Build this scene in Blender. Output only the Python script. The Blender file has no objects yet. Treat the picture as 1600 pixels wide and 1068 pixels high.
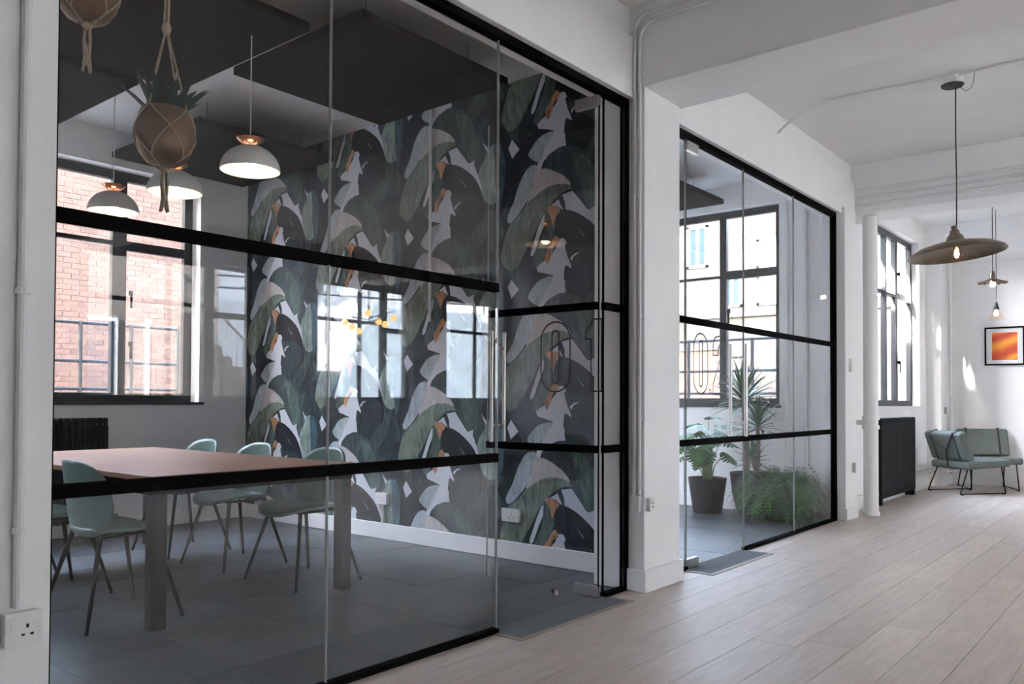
import bpy, bmesh, math, random
from math import sin, cos, pi, radians, sqrt
from mathutils import Vector, Matrix

random.seed(7)
scene = bpy.context.scene
col = scene.collection

# ------------------------------------------------------------------ camera
_f, _yaw, _pitch, _roll = 1285.2, 0.687295, 0.0201221, 0.00419926
_fwd = Vector((-sin(_yaw)*cos(_pitch), cos(_yaw)*cos(_pitch), sin(_pitch)))
_rt = Vector((cos(_yaw), sin(_yaw), 0)); _up = _rt.cross(_fwd)
_r2 = _rt*cos(_roll) + _up*sin(_roll); _u2 = _up*cos(_roll) - _rt*sin(_roll)
cam_d = bpy.data.cameras.new('camera'); cam = bpy.data.objects.new('camera', cam_d); col.objects.link(cam)
cam.matrix_world = Matrix(((_r2.x, _u2.x, -_fwd.x, 0), (_r2.y, _u2.y, -_fwd.y, 0), (_r2.z, _u2.z, -_fwd.z, 1.1), (0, 0, 0, 1)))
cam_d.sensor_fit = 'HORIZONTAL'; cam_d.sensor_width = 36; cam_d.lens = _f*36/1600
cam_d.shift_y = (600.6-534)/1600; cam_d.clip_start = .05; cam_d.clip_end = 300
scene.camera = cam

# ------------------------------------------------------------------ sky, sun, exposure
SUN_DIR = Vector((.18, .83, -.42)).normalized()
world = bpy.data.worlds.new('sky'); scene.world = world; world.use_nodes = True
wn = world.node_tree.nodes; wl = world.node_tree.links
bg = wn['Background']; sky = wn.new('ShaderNodeTexSky')
sky.sky_type = 'NISHITA'; sky.sun_disc = False; sky.sun_elevation = math.asin(-SUN_DIR.z)
sky.sun_rotation = math.atan2(-SUN_DIR.x, -SUN_DIR.y); sky.air_density = 1.0; sky.dust_density = 2.0; sky.ozone_density = 1.0
hs_ = wn.new('ShaderNodeHueSaturation'); hs_.inputs['Saturation'].default_value = .68; wl.new(sky.outputs[0], hs_.inputs['Color']); wl.new(hs_.outputs[0], bg.inputs[0]); bg.inputs[1].default_value = SKY = 5.6
sun_d = bpy.data.lights.new('sun', 'SUN'); sun_d.energy = 72; sun_d.angle = radians(2.5); sun_d.color = (1, .96, .91)
sun = bpy.data.objects.new('sun', sun_d); col.objects.link(sun)
sun.rotation_euler = SUN_DIR.to_track_quat('-Z', 'Y').to_euler(); sun.location = (-10, -10, 20)
vs = scene.view_settings; vs.view_transform = 'Standard'; vs.look = 'None'; vs.gamma = 1; vs.use_curve_mapping = False
vs.exposure = 1.08
scene.cycles.transparent_max_bounces = 32; scene.cycles.max_bounces = 12; scene.cycles.diffuse_bounces = 6

def portal(cx, cy, cz, w, h, d):
    L = bpy.data.lights.new('window_portal', 'AREA'); L.shape = 'RECTANGLE'; L.size = w; L.size_y = h
    L.cycles.is_portal = True
    o = bpy.data.objects.new('window_portal', L); col.objects.link(o); o.location = (cx, cy, cz)
    o.rotation_euler = Vector(d).to_track_quat('-Z', 'Z').to_euler()
OPP = [(-.2, 2.2, .2, 2.1), (4.31, 6.58, 1.1, 2.93), (7.63, 9.6, 1.1, 2.93), (10.4, 12.3, 1.1, 2.93)]          # windows of the wall behind the viewer's right; the first is unseen, shaped for light
for a, b, c, d in OPP: portal(5.2, (a+b)/2, (c+d)/2, b-a, d-c, (-1, 0, 0))
portal(-7.3, .275, 2.07, 1.45, 1.98, (1, 0, 0)); portal(-7.3, 2.66, 2.07, 2.66, 1.98, (1, 0, 0)); portal(-7.3, 6.32, 1.7, 3.15, 3.1, (1, 0, 0)); portal(-4.665, 8.35, 2.08, 3.07, 2.0, (0, -1, 0)); portal(-3.05, 10.45, 2.1, 2.3, 2.1, (1, 0, 0))

# ------------------------------------------------------------------ mesh helpers
class MB:
    def __init__(s): s.v = []; s.f = []
    def add(s, vs, fs):
        n = len(s.v); s.v += [tuple(p) for p in vs]; s.f += [tuple(i+n for i in f) for f in fs]; return s
    def box(s, x0, x1, y0, y1, z0, z1):
        return s.add([(x0,y0,z0),(x1,y0,z0),(x1,y1,z0),(x0,y1,z0),(x0,y0,z1),(x1,y0,z1),(x1,y1,z1),(x0,y1,z1)],
                     [(0,3,2,1),(4,5,6,7),(0,1,5,4),(1,2,6,5),(2,3,7,6),(3,0,4,7)])
    def tube(s, pts, r, n=8, caps=True):
        pts = [Vector(p) for p in pts]; R = r if isinstance(r, (list, tuple)) else [r]*len(pts)
        vs = []; up = None
        for i, p in enumerate(pts):
            t = (pts[min(i+1, len(pts)-1)] - pts[max(i-1, 0)]).normalized()
            if up is None: up = Vector((1,0,0)) if abs(t.x) < .8 else Vector((0,0,1))
            a = (up - t*up.dot(t)).normalized(); up = a; b = t.cross(a)
            vs += [p + (a*cos(2*pi*k/n) + b*sin(2*pi*k/n))*R[i] for k in range(n)]
        fs = [(i*n+k, i*n+(k+1)%n, (i+1)*n+(k+1)%n, (i+1)*n+k) for i in range(len(pts)-1) for k in range(n)]
        if caps: fs += [tuple(range(n))[::-1], tuple((len(pts)-1)*n+k for k in range(n))]
        return s.add(vs, fs)
    def lathe(s, prof, n=32, c=(0,0,0)):
        vs = []; fs = []
        for r, z in prof: vs += [(c[0]+max(r,1e-4)*cos(2*pi*k/n), c[1]+max(r,1e-4)*sin(2*pi*k/n), c[2]+z) for k in range(n)]
        for i in range(len(prof)-1):
            for k in range(n): fs.append((i*n+k, i*n+(k+1)%n, (i+1)*n+(k+1)%n, (i+1)*n+k))
        return s.add(vs, fs)
    def grid(s, fn, nu, nv):
        vs = [fn(i/nu, j/nv) for j in range(nv+1) for i in range(nu+1)]
        fs = [(j*(nu+1)+i, j*(nu+1)+i+1, (j+1)*(nu+1)+i+1, (j+1)*(nu+1)+i) for j in range(nv) for i in range(nu)]
        return s.add(vs, fs)
    def prism(s, pts, a, b, to3):
        n = len(pts)
        return s.add([to3(u, v, a) for u, v in pts] + [to3(u, v, b) for u, v in pts],
                     [tuple(range(n))[::-1], tuple(range(n, 2*n))] + [(i, (i+1)%n, n+(i+1)%n, n+i) for i in range(n)])
    def ribbon(s, pts, w, t, to3, closed=True):
        m = len(pts)
        for i in range(m if closed else m-1):
            a = Vector(pts[i]); b = Vector(pts[(i+1)%m]); d = (b-a)
            if d.length < 1e-6: continue
            d.normalize(); n = Vector((-d.y, d.x))*w/2; a = a-d*w*.4; b = b+d*w*.4
            s.prism([a-n, b-n, b+n, a+n], 0, t, to3)
        return s

def obj(name, mb, m, parent=None, smooth=False, bevel=0, seg=2, loc=None, solid=0, sub=0, label=None):
    if isinstance(mb, bpy.types.Mesh): me = mb
    else:
        me = bpy.data.meshes.new(name); me.from_pydata(mb.v, [], mb.f); me.update()
        b = bmesh.new(); b.from_mesh(me); bmesh.ops.recalc_face_normals(b, faces=b.faces); b.to_mesh(me); b.free()
        me.materials.append(m)
        if smooth:
            me.polygons.foreach_set('use_smooth', [True]*len(me.polygons))
    o = bpy.data.objects.new(name, me); col.objects.link(o)
    if parent: o.parent = parent
    if loc: o.location = loc
    if smooth == 'auto' or bevel:
        me.polygons.foreach_set('use_smooth', [True]*len(me.polygons))
        if hasattr(me, 'set_sharp_from_angle'): me.set_sharp_from_angle(angle=radians(35))
    if solid: md = o.modifiers.new('thickness', 'SOLIDIFY'); md.thickness = solid; md.offset = 0
    if bevel:
        md = o.modifiers.new('bevel', 'BEVEL'); md.width = bevel; md.segments = seg; md.limit_method = 'ANGLE'; md.harden_normals = True
    if sub: md = o.modifiers.new('sub', 'SUBSURF'); md.levels = sub; md.render_levels = sub
    if label: o['label'] = label
    return o
def tag(o, label, cat, group=None):
    o['label'] = label; o['category'] = cat
    if group: o['group'] = group
    return o
def thing(name, label, cat, loc=(0,0,0), rz=0, group=None):
    o = bpy.data.objects.new(name, None); col.objects.link(o); o.empty_display_size = .1
    o.location = loc; o.rotation_euler = (0, 0, rz); return tag(o, label, cat, group)
def struct(name, mb, m, label, **k):
    o = obj(name, mb, m, **k); o['kind'] = 'structure'; o['label'] = label; return o
def sroot(name, label, loc=(0,0,0), rz=0):
    o = bpy.data.objects.new(name, None); col.objects.link(o); o.location = loc; o.rotation_euler = (0, 0, rz)
    o['kind'] = 'structure'; o['label'] = label; return o
def dup(root, loc, rz, label, group=None):
    r = root.copy(); col.objects.link(r); r.location = loc; r.rotation_euler = (0, 0, rz); r['label'] = label
    if group: r['group'] = group
    for ch in list(root.children):
        c = ch.copy(); col.objects.link(c); c.parent = r
        for g in ch.children:
            d = g.copy(); col.objects.link(d); d.parent = c
    return r

# ------------------------------------------------------------------ materials
def mat(name, c, rough=.5, metal=0, noise=None, bump=None, rand=0, spec=.5, stretch=(1,1,1), c2=None, coat=0):
    """principled material; noise=(scale, amount) mottles the colour (towards c2 when given), rand varies it per object"""
    m = bpy.data.materials.new(name); m.use_nodes = True; nt = m.node_tree; N = nt.nodes; L = nt.links
    p = N['Principled BSDF']; p.inputs['Roughness'].default_value = rough; p.inputs['Metallic'].default_value = metal
    p.inputs['Specular IOR Level'].default_value = spec; p.inputs['Coat Weight'].default_value = coat
    p.inputs['Base Color'].default_value = (*c, 1)
    if noise or bump or rand:
        tc = N.new('ShaderNodeTexCoord'); mp = N.new('ShaderNodeMapping'); mp.inputs['Scale'].default_value = stretch
        L.new(tc.outputs['Object'], mp.inputs['Vector']); oi = N.new('ShaderNodeObjectInfo')
        if rand:
            cx = N.new('ShaderNodeMath'); cx.operation = 'MULTIPLY'; cx.inputs[1].default_value = 37.0
            L.new(oi.outputs['Random'], cx.inputs[0]); cb = N.new('ShaderNodeCombineXYZ')
            for k in range(3): L.new(cx.outputs[0], cb.inputs[k])
            L.new(cb.outputs[0], mp.inputs['Location'])
        last = None
        if noise:
            t = N.new('ShaderNodeTexNoise'); t.inputs['Scale'].default_value = noise[0]; t.inputs['Detail'].default_value = 5
            L.new(mp.outputs[0], t.inputs['Vector'])
            r = N.new('ShaderNodeMapRange'); r.inputs[1].default_value = .3; r.inputs[2].default_value = .7
            L.new(t.outputs[0], r.inputs[0])
            mx = N.new('ShaderNodeMix'); mx.data_type = 'RGBA'
            mx.inputs[6].default_value = (*c, 1); cc = c2 or tuple(x*(1-noise[1]) for x in c); mx.inputs[7].default_value = (*cc, 1)
            L.new(r.outputs[0], mx.inputs[0]); last = mx.outputs[2]
        if rand:
            r = N.new('ShaderNodeMapRange'); r.inputs[3].default_value = 1-rand; r.inputs[4].default_value = 1+rand
            L.new(oi.outputs['Random'], r.inputs[0]); hs = N.new('ShaderNodeHueSaturation')
            if last: L.new(last, hs.inputs['Color'])
            else: hs.inputs['Color'].default_value = (*c, 1)
            L.new(r.outputs[0], hs.inputs['Value']); last = hs.outputs[0]
        if last: L.new(last, p.inputs['Base Color'])
        if bump:
            t = N.new('ShaderNodeTexNoise'); t.inputs['Scale'].default_value = bump[0]; t.inputs['Detail'].default_value = 4
            L.new(mp.outputs[0], t.inputs['Vector']); b = N.new('ShaderNodeBump'); b.inputs['Strength'].default_value = bump[1]
            b.inputs['Distance'].default_value = .01; L.new(t.outputs[0], b.inputs['Height']); L.new(b.outputs[0], p.inputs['Normal'])
    return m
def glass(name, tint=(.992, .996, .994), f0=.03, gloss=.03):
    """clear sheet: straight-through transmission plus mirror reflection by the Schlick approximation of Fresnel's law"""
    m = bpy.data.materials.new(name); m.use_nodes = True; nt = m.node_tree; N = nt.nodes; L = nt.links
    N.remove(N['Principled BSDF']); out = N['Material Output']
    tr = N.new('ShaderNodeBsdfTransparent'); tr.inputs[0].default_value = (*tint, 1)
    gl = N.new('ShaderNodeBsdfGlossy'); gl.inputs['Roughness'].default_value = 0; gl.inputs[0].default_value = (1, 1, 1, 1)
    g = N.new('ShaderNodeNewGeometry'); d = N.new('ShaderNodeVectorMath'); d.operation = 'DOT_PRODUCT'
    L.new(g.outputs['Normal'], d.inputs[0]); L.new(g.outputs['Incoming'], d.inputs[1])
    def mth(op, a, b=None):
        n = N.new('ShaderNodeMath'); n.operation = op
        for i, x in enumerate((a, b)):
            if x is None: continue
            if isinstance(x, (int, float)): n.inputs[i].default_value = x
            else: L.new(x, n.inputs[i])
        return n.outputs[0]
    k = mth('POWER', mth('SUBTRACT', 1.0, mth('ABSOLUTE', d.outputs['Value'])), 5.0)
    k = mth('ADD', mth('MULTIPLY', k, gloss), f0)
    mx = N.new('ShaderNodeMixShader'); L.new(k, mx.inputs[0]); L.new(tr.outputs[0], mx.inputs[1]); L.new(gl.outputs[0], mx.inputs[2])
    L.new(mx.outputs[0], out.inputs['Surface']); return m
def emit(name, c, s):
    m = bpy.data.materials.new(name); m.use_nodes = True; p = m.node_tree.nodes['Principled BSDF']
    p.inputs['Base Color'].default_value = (*c, 1); p.inputs['Emission Color'].default_value = (*c, 1); p.inputs['Emission Strength'].default_value = s
    return m

M = dict(
 white=mat('white_plaster', (.83,.83,.83), .7, noise=(3,.04), bump=(40,.08)),
 darkwall=mat('slate_grey_paint', (.13,.14,.15), .7, noise=(3,.08)),
 paint=mat('white_gloss_paint', (.83,.83,.83), .35, noise=(6,.03)),
 ceil=mat('white_ceiling', (.77,.77,.76), .8, noise=(2,.05)),
 plank=mat('pale_oak', (.55,.47,.41), .42, noise=(7,.2), rand=.07, stretch=(6,.5,1), bump=(20,.05)),
 screed=mat('grey_screed', (.12,.115,.11), .9, noise=(4,.1)),
 carpet=mat('grey_floor_tile', (.115,.125,.132), .36, noise=(7,.3), rand=.28, stretch=(1,3,1), bump=(25,.04)),
 carpet2=mat('dark_grey_matting', (.125,.135,.14), .95, noise=(40,.25), bump=(300,.4)),
 strip=mat('oak_threshold', (.30,.25,.19), .5, noise=(12,.2), stretch=(5,1,1)),
 steel=mat('dark_steel_frame', (.035,.036,.036), .45, noise=(8,.2)),
 black=mat('black_frame', (.005,.005,.0055), .85, noise=(8,.2), spec=.03),
 glass=glass('clear_glass'),
 pane=glass('window_glass', (.985,.99,.99)),
 edge=mat('polished_glass_edge', (.30,.32,.30), .2, noise=(5,.1)),
 chrome=mat('brushed_steel', (.62,.60,.57), .28, 1, noise=(30,.1), stretch=(1,1,.1)),
 wood=mat('walnut_top', (.42,.205,.105), .36, noise=(5,.35), stretch=(.6,9,1), bump=(30,.03)),
 legm=mat('dark_grey_steel', (.014,.014,.015), .6, 0, noise=(20,.15), spec=.2),
 shell=mat('sage_shell', (.125,.205,.178), .33, noise=(12,.1)),
 chairleg=mat('black_steel_tube', (.006,.0065,.0075), .5, 0, noise=(20,.1), spec=.2),
 raft=mat('charcoal_felt', (.026,.023,.022), .95, noise=(3,.15), spec=.05),
 shade=mat('warm_grey_shade', (.74,.72,.68), .5, noise=(20,.06)),
 lining=mat('cream_lining', (.86,.83,.79), .6, noise=(20,.03)),
 copper=mat('copper', (.95,.48,.27), .18, 1, noise=(20,.1)),
 cord=mat('pale_flex', (.7,.7,.68), .6, noise=(50,.1)),
 cordk=mat('black_flex', (.02,.02,.02), .6, noise=(50,.1)),
 bulb=emit('warm_bulb', (1,.76,.54), 15),
 bulb2=emit('amber_filament', (1,.55,.2), 30),
 globe=emit('amber_globe', (1,.58,.2), 9),
 bulbglass=glass('bulb_glass', (1,.93,.84), .05),
 bronze=mat('aged_bronze', (.24,.20,.15), .32, 1, noise=(9,.35)),
 terra=mat('bronze_glaze_pot', (.17,.092,.04), .4, .3, noise=(5,.3)),
 rope=mat('jute_rope', (.42,.33,.23), .9, noise=(80,.3)),
 leafd=mat('dark_succulent_leaf', (.012,.042,.026), .5, noise=(15,.4), spec=.25),
 leaf=mat('glossy_green_leaf', (.014,.06,.014), .45, noise=(9,.5), c2=(.04,.14,.02), spec=.25),
 yleaf=mat('yucca_leaf', (.016,.06,.026), .45, noise=(12,.5), c2=(.06,.13,.04)),
 fern=mat('fern_green', (.010,.055,.008), .6, noise=(6,.5), c2=(.035,.125,.012)),
 stem=mat('green_stalk', (.28,.36,.14), .5, noise=(20,.3)),
 bark=mat('brown_bark', (.25,.17,.12), .9, noise=(30,.4), bump=(60,.5)),
 pot=mat('charcoal_pot', (.014,.015,.017), .6, noise=(12,.2), bump=(90,.15)),
 pot2=mat('slate_grey_pot', (.035,.035,.04), .6, noise=(12,.2), bump=(90,.15)),
 soil=mat('dark_soil', (.05,.035,.025), .95, noise=(60,.5), bump=(80,.6)),
 basket=mat('dark_woven_basket', (.02,.024,.016), .9, noise=(40,.3)),
 rad=mat('black_radiator', (.006,.0065,.0075), .55, noise=(10,.2), spec=.2),
 plastic=mat('white_plastic', (.78,.78,.77), .35, noise=(20,.03)),
 greybox=mat('grey_metal_box', (.45,.46,.46), .45, noise=(20,.06)),
 hole=mat('black_slot', (.01,.01,.01), .6, noise=(20,.1)),
 conduit=mat('painted_conduit', (.74,.74,.745), .45, noise=(12,.05)),
 vinyl=mat('black_vinyl', (.008,.008,.008), .5, noise=(20,.1)),
 felt=mat('sage_wool', (.115,.135,.12), .95, noise=(60,.2), bump=(200,.3)),
 mount=mat('white_mount_board', (.85,.85,.85), .8, noise=(30,.03)),
 brick=mat('red_brick', (.082,.041,.027), .9, noise=(14,.35), rand=.22, bump=(60,.4)),
 mortar=mat('pale_mortar', (.095,.075,.062), .95, noise=(30,.2)),
 stone=mat('weathered_render', (.052,.048,.043), .9, noise=(1.2,.35), bump=(12,.3)),
 concrete=mat('stained_concrete', (.05,.046,.04), .9, noise=(1.5,.45), bump=(12,.3)),
 facade=mat('white_render', (.80,.80,.79), .85, noise=(.6,.06)),
 greyrender=mat('grey_render', (.34,.345,.35), .85, noise=(.6,.1)),
 greybrown=mat('grey_brown_render', (.16,.145,.13), .9, noise=(.8,.25)),
 bluegrey=mat('blue_grey_wall', (.22,.27,.32), .85, noise=(1,.12)),
 farglass=mat('dark_window_glass', (.02,.035,.055), .3, noise=(.7,.3), spec=.2),
 ground=mat('pale_paving', (.17,.17,.165), .9, noise=(2,.2)),
 rail=mat('grey_galvanised_rail', (.05,.05,.055), .6, 0, noise=(12,.2), spec=.2),
)

# ------------------------------------------------------------------ the setting
def wall_open(name, axis, p0, p1, u0, u1, z0, z1, ops, m, label):
    """a wall across `axis` between p0 and p1, running u0..u1, with rectangular openings (ua, ub, za, zb)"""
    b = MB()
    def bx(ua, ub, za, zb):
        if ub-ua < 1e-4 or zb-za < 1e-4: return
        b.box(p0, p1, ua, ub, za, zb) if axis == 'x' else b.box(ua, ub, p0, p1, za, zb)
    u = u0
    for a, c, d, e in sorted(ops):
        bx(u, a, z0, z1); bx(a, c, z0, d); bx(a, c, e, z1); u = c
    bx(u, u1, z0, z1)
    return struct(name, b, m, label)

# corridor floor: oak planks running away from the viewer
fl = struct('floor', MB().box(-2.60, 5.0, -6, 12.7, -.16, -.014), M['screed'], 'pale oak plank floor of the open office')
W = .205; rest = MB(); pk = {}
for i in range(37):
    x0 = -2.60 + i*W; y = -6.0 - random.random()*1.6
    while y < 12.69:
        ln = random.choice((1.8, 2.2, 2.4)); y1 = min(y+ln, 12.69); ya = max(y, -6.0)
        if y1 > ya + .02:
            if i < 17 and y1 > .6:
                key = round(y1-ya, 2)
                if key not in pk:
                    b = MB().box(.0012, W-.0012, .0012, y1-ya-.0012, -.014, 0); o = obj('plank', b, M['plank'], fl, bevel=0); pk[key] = o.data
                else: o = obj('plank', pk[key], None, fl)
                o.location = (x0, ya, random.uniform(-.0006, 0))
            else: rest.box(x0+.0012, min(x0+W, 5.0)-.0012, ya+.0012, y1-.0012, -.014, 0)
        y += ln
o = obj('distant_planks', rest, M['plank'], fl); o['kind'] = 'stuff'

# meeting room floors: half-metre vinyl tiles
def carpet(name, label, xa, xb, ya, yb, fromtop):
    f = struct(name, MB().box(xa, xb, ya, yb, -.16, -.012), M['screed'], label)
    cache = {}
    xs = [-2.585] + [-2.54-.5*k for k in range(1, 20) if -2.54-.5*k > xa+.02] + [xa]
    ys = [ya]; y = (yb - .5*int((yb-ya)/.5)) if fromtop else ya+.5
    while y < yb-.02:
        if y > ya+.02: ys.append(y)
        y += .5
    ys.append(yb)
    for a, b_ in zip(xs[1:], xs[:-1]):
        for c, d in zip(ys[:-1], ys[1:]):
            key = (round(b_-a, 3), round(d-c, 3))
            if key not in cache:
                o = obj('floor_tile', MB().box(.0008, key[0]-.0008, .0008, key[1]-.0008, -.012, -.002), M['carpet'], f); cache[key] = o.data
            else: o = obj('floor_tile', cache[key], None, f)
            o.location = (a, c, random.uniform(-.0012, .0008))
    return f
f1 = carpet('floor', 'dark grey tile floor of the dim meeting room', -6.93, -2.585, -.6, 4.45, True)
f2 = carpet('floor', 'grey tile floor of the small glass room with plants', -6.93, -2.585, 4.62, 8.0, False)
for f, a, b_, xe in ((f1, 2.99, 3.93, -2.395), (f2, 4.885, 5.82, -2.36)):                      # matting that runs out through each doorway
    obj('door_matting', MB().box(-2.584, xe, a, b_, 0, .004), M['carpet2'], f)
    obj('threshold_strip', MB().box(xe, xe+.028, a-.028, b_+.028, 0, .0045), M['strip'], f)
    obj('threshold_strip', MB().box(-2.53, xe, a-.028, a, 0, .0045), M['strip'], f)
    obj('threshold_strip', MB().box(-2.53, xe, b_, b_+.028, 0, .0045), M['strip'], f)

# walls
wall_open('wall_back', 'x', -7.25, -6.93, -.8, 8.25, -.1, 3.6, [(-.45, 1.0, 1.08, 3.06), (1.33, 3.965, 1.08, 3.06), (4.75, 7.9, .15, 3.25)], M['white'], 'white plaster wall with the tall window behind the long table')
struct('wall_left', MB().box(-7.25, -2.62, -.8, -.6, -.1, 3.6), M['white'], 'white end wall of the meeting room left of the table')
wr = struct('wall_right', MB().box(-6.93, -2.62, 4.45, 4.62, -.1, 3.6), M['white'], 'wall of the meeting room covered in banana leaf wallpaper')
wall_open('wall_end', 'y', 8.0, 8.25, -7.25, -2.62, -.1, 3.6, [(-6.2, -3.13, 1.07, 3.10)], M['white'], 'white end wall of the small room with a steel window')
wall_open('wall_side', 'x', -2.98, -2.68, 8.25, 12.8, -.1, 3.7, [(9.3, 11.6, 1.06, 3.17)], M['white'], 'white corridor wall with the far steel window above the radiator')
struct('wall_far', MB().box(-2.98, 5.2, 12.6, 12.85, -.1, 3.7), M['white'], 'bright white far wall with the framed picture')
wall_open('wall_front', 'x', 4.9, 5.2, -6.2, 12.85, -.1, 3.7, OPP, M['darkwall'], 'slate grey wall with tall windows opposite the glass rooms')
struct('wall_near', MB().box(-2.9, 5.2, -6.25, -6.0, -.1, 3.7), M['darkwall'], 'slate grey wall behind the viewer')  # unseen wall set dark to cut light bounced into the near bay
struct('wall_jamb', MB().box(-2.8, -2.43, -6.0, .955, 0, 3.43), M['white'], 'white wall edge left of the first glass partition')
struct('ceiling', MB().box(-7.25, -2.70, -.8, 8.25, 3.35, 3.6), M['ceil'], 'white ceiling of the two glass rooms')
struct('ceiling', MB().box(-2.98, 5.2, -6.25, 12.85, 3.43, 3.7), M['ceil'], 'white ceiling of the open office')
# bulkhead over the glass, columns and cross beams
struct('trim_1', MB().box(-2.70, -2.50, .955, 8.33, 2.885, 3.25).box(-2.70, -2.535, .955, 8.33, 3.25, 3.43), M['white'], 'white bulkhead running above both glass partitions', bevel=.004)
struct('trim_2', MB().box(-2.78, -2.43, 4.17, 4.60, 0, 2.94), M['paint'], 'white square column between the two glass rooms', bevel=.006)
struct('trim_3', MB().box(-2.70, -2.47, 7.93, 8.25, 0, 2.94), M['paint'], 'white pilaster at the far end of the small glass room', bevel=.006)
struct('trim_4', MB().box(-2.7, 4.9, 4.17, 4.64, 2.94, 3.43), M['white'], 'deep white beam crossing the ceiling above the column', bevel=.006)
struct('trim_5', MB().box(-2.7, 4.9, 8.33, 8.80, 2.94, 3.43), M['white'], 'second white beam crossing the ceiling beyond the large pendant', bevel=.006)
struct('trim_6', MB().box(-2.7, 4.9, .02, .49, 2.94, 3.43), M['white'], 'white ceiling beam above the viewer', bevel=.006)
struct('trim_7', MB().box(-2.7, 4.9, 11.85, 12.6, 3.0, 3.43), M['white'], 'white beam along the top of the far wall', bevel=.006)
struct('trim_8', MB().box(-2.68, -2.50, 11.95, 12.6, 0, 3.0), M['paint'], 'white pilaster in the far corner beside the lounge chairs', bevel=.006)
for n, (x0, x1, y0, y1, h, lab) in enumerate([(-6.93, -2.62, 4.428, 4.449, .125, 'white skirting board under the leaf wallpaper'), (-6.93, -6.905, -.6, 4.428, .13, 'white skirting board under the meeting room window'),
        (-6.93, -2.72, 7.978, 7.999, .12, 'white skirting board in the small plant room'), (-2.50, 4.9, 12.578, 12.599, .14, 'white skirting board along the far wall'),
        (-2.679, -2.655, 8.46, 11.95, .13, 'white skirting board behind the far radiator')]):
    struct('baseboard_%s' % 'right back end far side'.split()[n], MB().box(x0, x1, y0, y1, 0, h), M['paint'], lab, bevel=.004)
struct('baseboard_column', MB().box(-2.60, -2.412, 4.152, 4.618, 0, .13), M['paint'], 'white skirting block around the foot of the column', bevel=.005)
struct('baseboard_pilaster', MB().box(-2.6, -2.455, 7.92, 8.262, 0, .11), M['paint'], 'white skirting block around the foot of the far pilaster', bevel=.005)

# leaf wallpaper: flat printed shapes laid over one another on the wall
def wp_mat():
    m = bpy.data.materials.new('leaf_wallpaper'); m.use_nodes = True; N = m.node_tree.nodes; L = m.node_tree.links; p = N['Principled BSDF']
    at = N.new('ShaderNodeVertexColor'); at.layer_name = 'ink'; tc = N.new('ShaderNodeTexCoord')
    mp = N.new('ShaderNodeMapping'); mp.inputs['Scale'].default_value = (3.5, 1, 1.2); mp.inputs['Rotation'].default_value = (0, .5, 0)
    t = N.new('ShaderNodeTexNoise'); t.inputs['Scale'].default_value = 6; t.inputs['Detail'].default_value = 6; t.inputs['Distortion'].default_value = .7
    L.new(tc.outputs['Object'], mp.inputs[0]); L.new(mp.outputs[0], t.inputs['Vector'])
    r = N.new('ShaderNodeMapRange'); r.inputs[1].default_value = .3; r.inputs[2].default_value = .72; r.inputs[3].default_value = .35; r.inputs[4].default_value = 1.9
    mp2 = N.new('ShaderNodeMapping'); mp2.inputs['Scale'].default_value = (14, 1, 2.5); mp2.inputs['Rotation'].default_value = (0, -.35, 0); t2 = N.new('ShaderNodeTexNoise'); t2.inputs['Scale'].default_value = 5; t2.inputs['Detail'].default_value = 4; t2.inputs['Distortion'].default_value = .4
    L.new(tc.outputs['Object'], mp2.inputs[0]); L.new(mp2.outputs[0], t2.inputs['Vector']); av = N.new('ShaderNodeMath'); av.operation = 'MULTIPLY_ADD'; av.inputs[1].default_value = .45
    h = N.new('ShaderNodeMath'); h.operation = 'MULTIPLY'; h.inputs[1].default_value = .55; L.new(t.outputs[0], h.inputs[0]); L.new(t2.outputs[0], av.inputs[0]); L.new(h.outputs[0], av.inputs[2])
    L.new(av.outputs[0], r.inputs[0]); mx = N.new('ShaderNodeVectorMath'); mx.operation = 'SCALE'
    L.new(at.outputs[0], mx.inputs[0]); 
    lum = N.new('ShaderNodeRGBToBW'); L.new(at.outputs[0], lum.inputs[0])          # the watercolour wash shows in the dark inks, the bare paper stays even
    q = N.new('ShaderNodeMapRange'); q.inputs[1].default_value = .3; q.inputs[2].default_value = .6; L.new(lum.outputs[0], q.inputs[0])
    mm = N.new('ShaderNodeMix'); L.new(q.outputs[0], mm.inputs[0]); L.new(r.outputs[0], mm.inputs[2]); mm.inputs[3].default_value = 1.0
    L.new(mm.outputs[0], mx.inputs['Scale']); L.new(mx.outputs[0], p.inputs['Base Color']); p.inputs['Roughness'].default_value = .6
    p.inputs['Specular IOR Level'].default_value = .3
    return m
INK = dict(base=(.016,.027,.034), mid=(.046,.068,.070), green=(.075,.117,.105), dark=(.011,.020,.026), black=(.005,.008,.013), dkgreen=(.020,.034,.039),
           sage=(.22,.29,.26), blue=(.05,.10,.13), white=(.62,.65,.71), pale=(.36,.42,.43), paleb=(.39,.45,.49), beige=(.50,.48,.48), olive=(.165,.205,.165), orange=(.46,.24,.13))
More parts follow.
